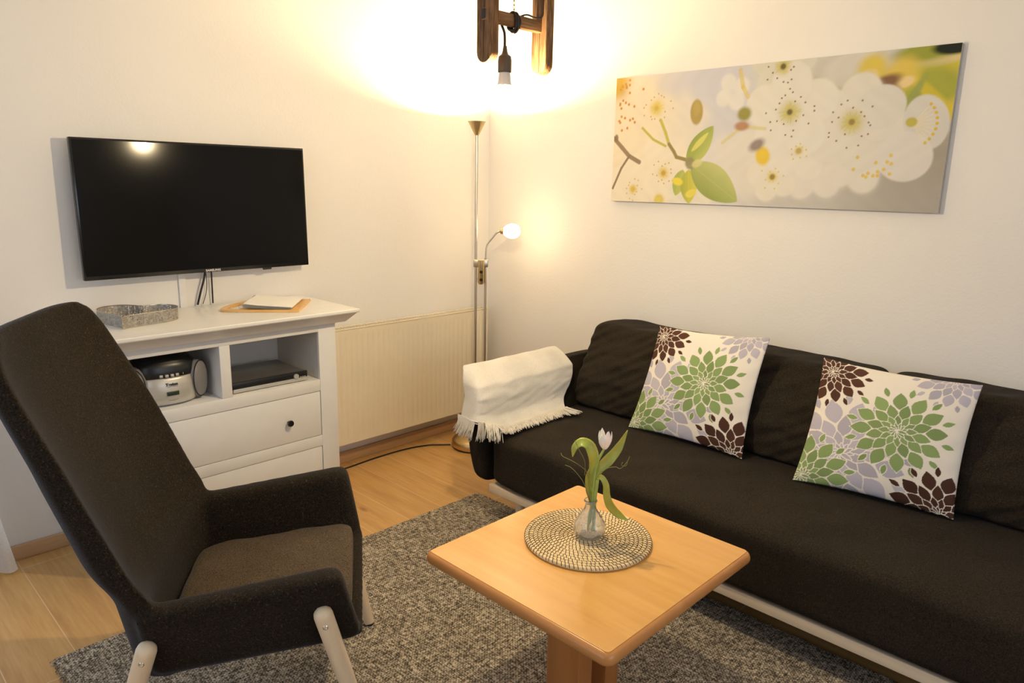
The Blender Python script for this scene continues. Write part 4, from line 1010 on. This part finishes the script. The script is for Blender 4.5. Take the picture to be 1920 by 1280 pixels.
MB().box((PX - .001, PY0, PZ0), (XR - .0005, PY1, PZ1), .0008).build('stretcher_frame', 'canvas_side', pc, smooth=False)

# ------------------------------------------------------------------ pendant of old timber
point('pendant_bulb_light', (1.606, 1.617, 1.735), 34, WARM, .02)
pn = thing('pendant_lamp', 'rustic timber frame pendant with a hanging bare bulb above the coffee table', 'pendant lamp', (1.65, 1.615, 1.78))
def post(x0, x1, zb, nm):
    ym, hy = 1.6155, .0305; poly = []
    for i in range(13): a = PI + PI * i / 12; poly.append((ym + hy * math.cos(a) , zb + .030 + .030 * math.sin(a)))
    poly = [(min(ym + hy, max(ym - hy, p_[0])), p_[1]) for p_ in poly] + [(ym + hy, H - .02), (ym - hy, H - .02)]
    return MB().prism(poly, x0, x1, 0, .003).build(nm, 'old_wood', pn)
post(1.517, 1.549, 1.838, 'post'); post(1.751, 1.787, 1.832, 'post')
MB().box((1.5155, 1.604, 1.952), (1.7875, 1.627, 1.987), .004, 2).build('rung', 'old_rung', pn)
MB().box((1.5140, 1.6075, 1.957), (1.5165, 1.6235, 1.984), .001).build('tenon', 'cord_dark', pn)
b = MB(); b.box((1.5163, 1.6145, 1.845), (1.5169, 1.6158, 1.957)); b.box((1.5163, 1.6145, 1.985), (1.5169, 1.6156, 2.5)); b.box((1.7503, 1.612, 1.835), (1.7509, 1.6133, 1.95)); b.build('crack', 'cord_dark', pn)
SXc, SYc = 1.606, 1.617
MB().lathe([(.0055, 1.895), (.0075, 1.880), (.0105, 1.872), (.0185, 1.866), (.0205, 1.855), (.0205, 1.822), (.0185, 1.820), (0, 1.820)][::-1], (SXc, SYc, 0), 28).build('socket', 'socket_brown', pn)
bl = MB().lathe([(.0165, 1.822), (.0180, 1.812), (.0195, 1.795), (.0225, 1.783), (.0228, 1.781)][::-1], (SXc, SYc, 0), 28).build('bulb', 'led_neck', pn)
MB().lathe([(.0228, 1.783), (.0235, 1.776), (.0225, 1.764), (.0165, 1.753), (.008, 1.748), (0, 1.747)][::-1], (SXc, SYc, 0), 28).build('bulb_dome', 'led_dome', bl, label='glowing bulb dome')
wrap = [(SXc - .001, SYc, 1.893), (SXc - .004, SYc - .001, 1.93), (SXc - .004, SYc + .012, 1.955)]
MB().tube(curve(wrap, 12), .0038, 8).build('cord', 'cord_dark', pn)
hp = []
for i in range(90):
    a = 2 * PI * i / 22; x = 1.628 + .022 * i / 90; ra = .026 + .002 * math.sin(i)
    hp.append((x, 1.6155 + ra * .75 * math.cos(a), 1.9695 + ra * math.sin(a) - .003))
MB().tube(hp, .0034, 7).build('cord', 'cord_dark', pn, label='cord wound around the rung')
MB().tube(curve([hp[-1], (1.68, 1.606, 1.992), (1.72, 1.603, 1.990), (1.748, 1.600, 1.998), (1.752, 1.599, 2.05), (1.748, 1.60, 2.2), (1.747, 1.60, 2.5), (1.70, 1.61, H - .01)], 40), .0026, 7).build('cord', 'cord_dark', pn)
for i in range(52):
    z = 1.992 + i * .012; r0 = .0045
    pts = []
    for k in range(12):
        a = 2 * PI * k / 12; w_ = r0 * .6 * math.cos(a)
        pts.append((1.640 + (w_ if i % 2 else 0), 1.6155 + (0 if i % 2 else w_), z + .0080 * math.sin(a) + .004))
    MB().tube(pts, .0010, 5, closed=True).build('chain_link', 'steel', pn)
MB().lathe([(0, H - .03), (.03, H - .028), (.045, H - .02), (.045, H), (0, H)], (1.65, 1.6155, 0), 28).build('ceiling_rose', 'old_rung', pn)
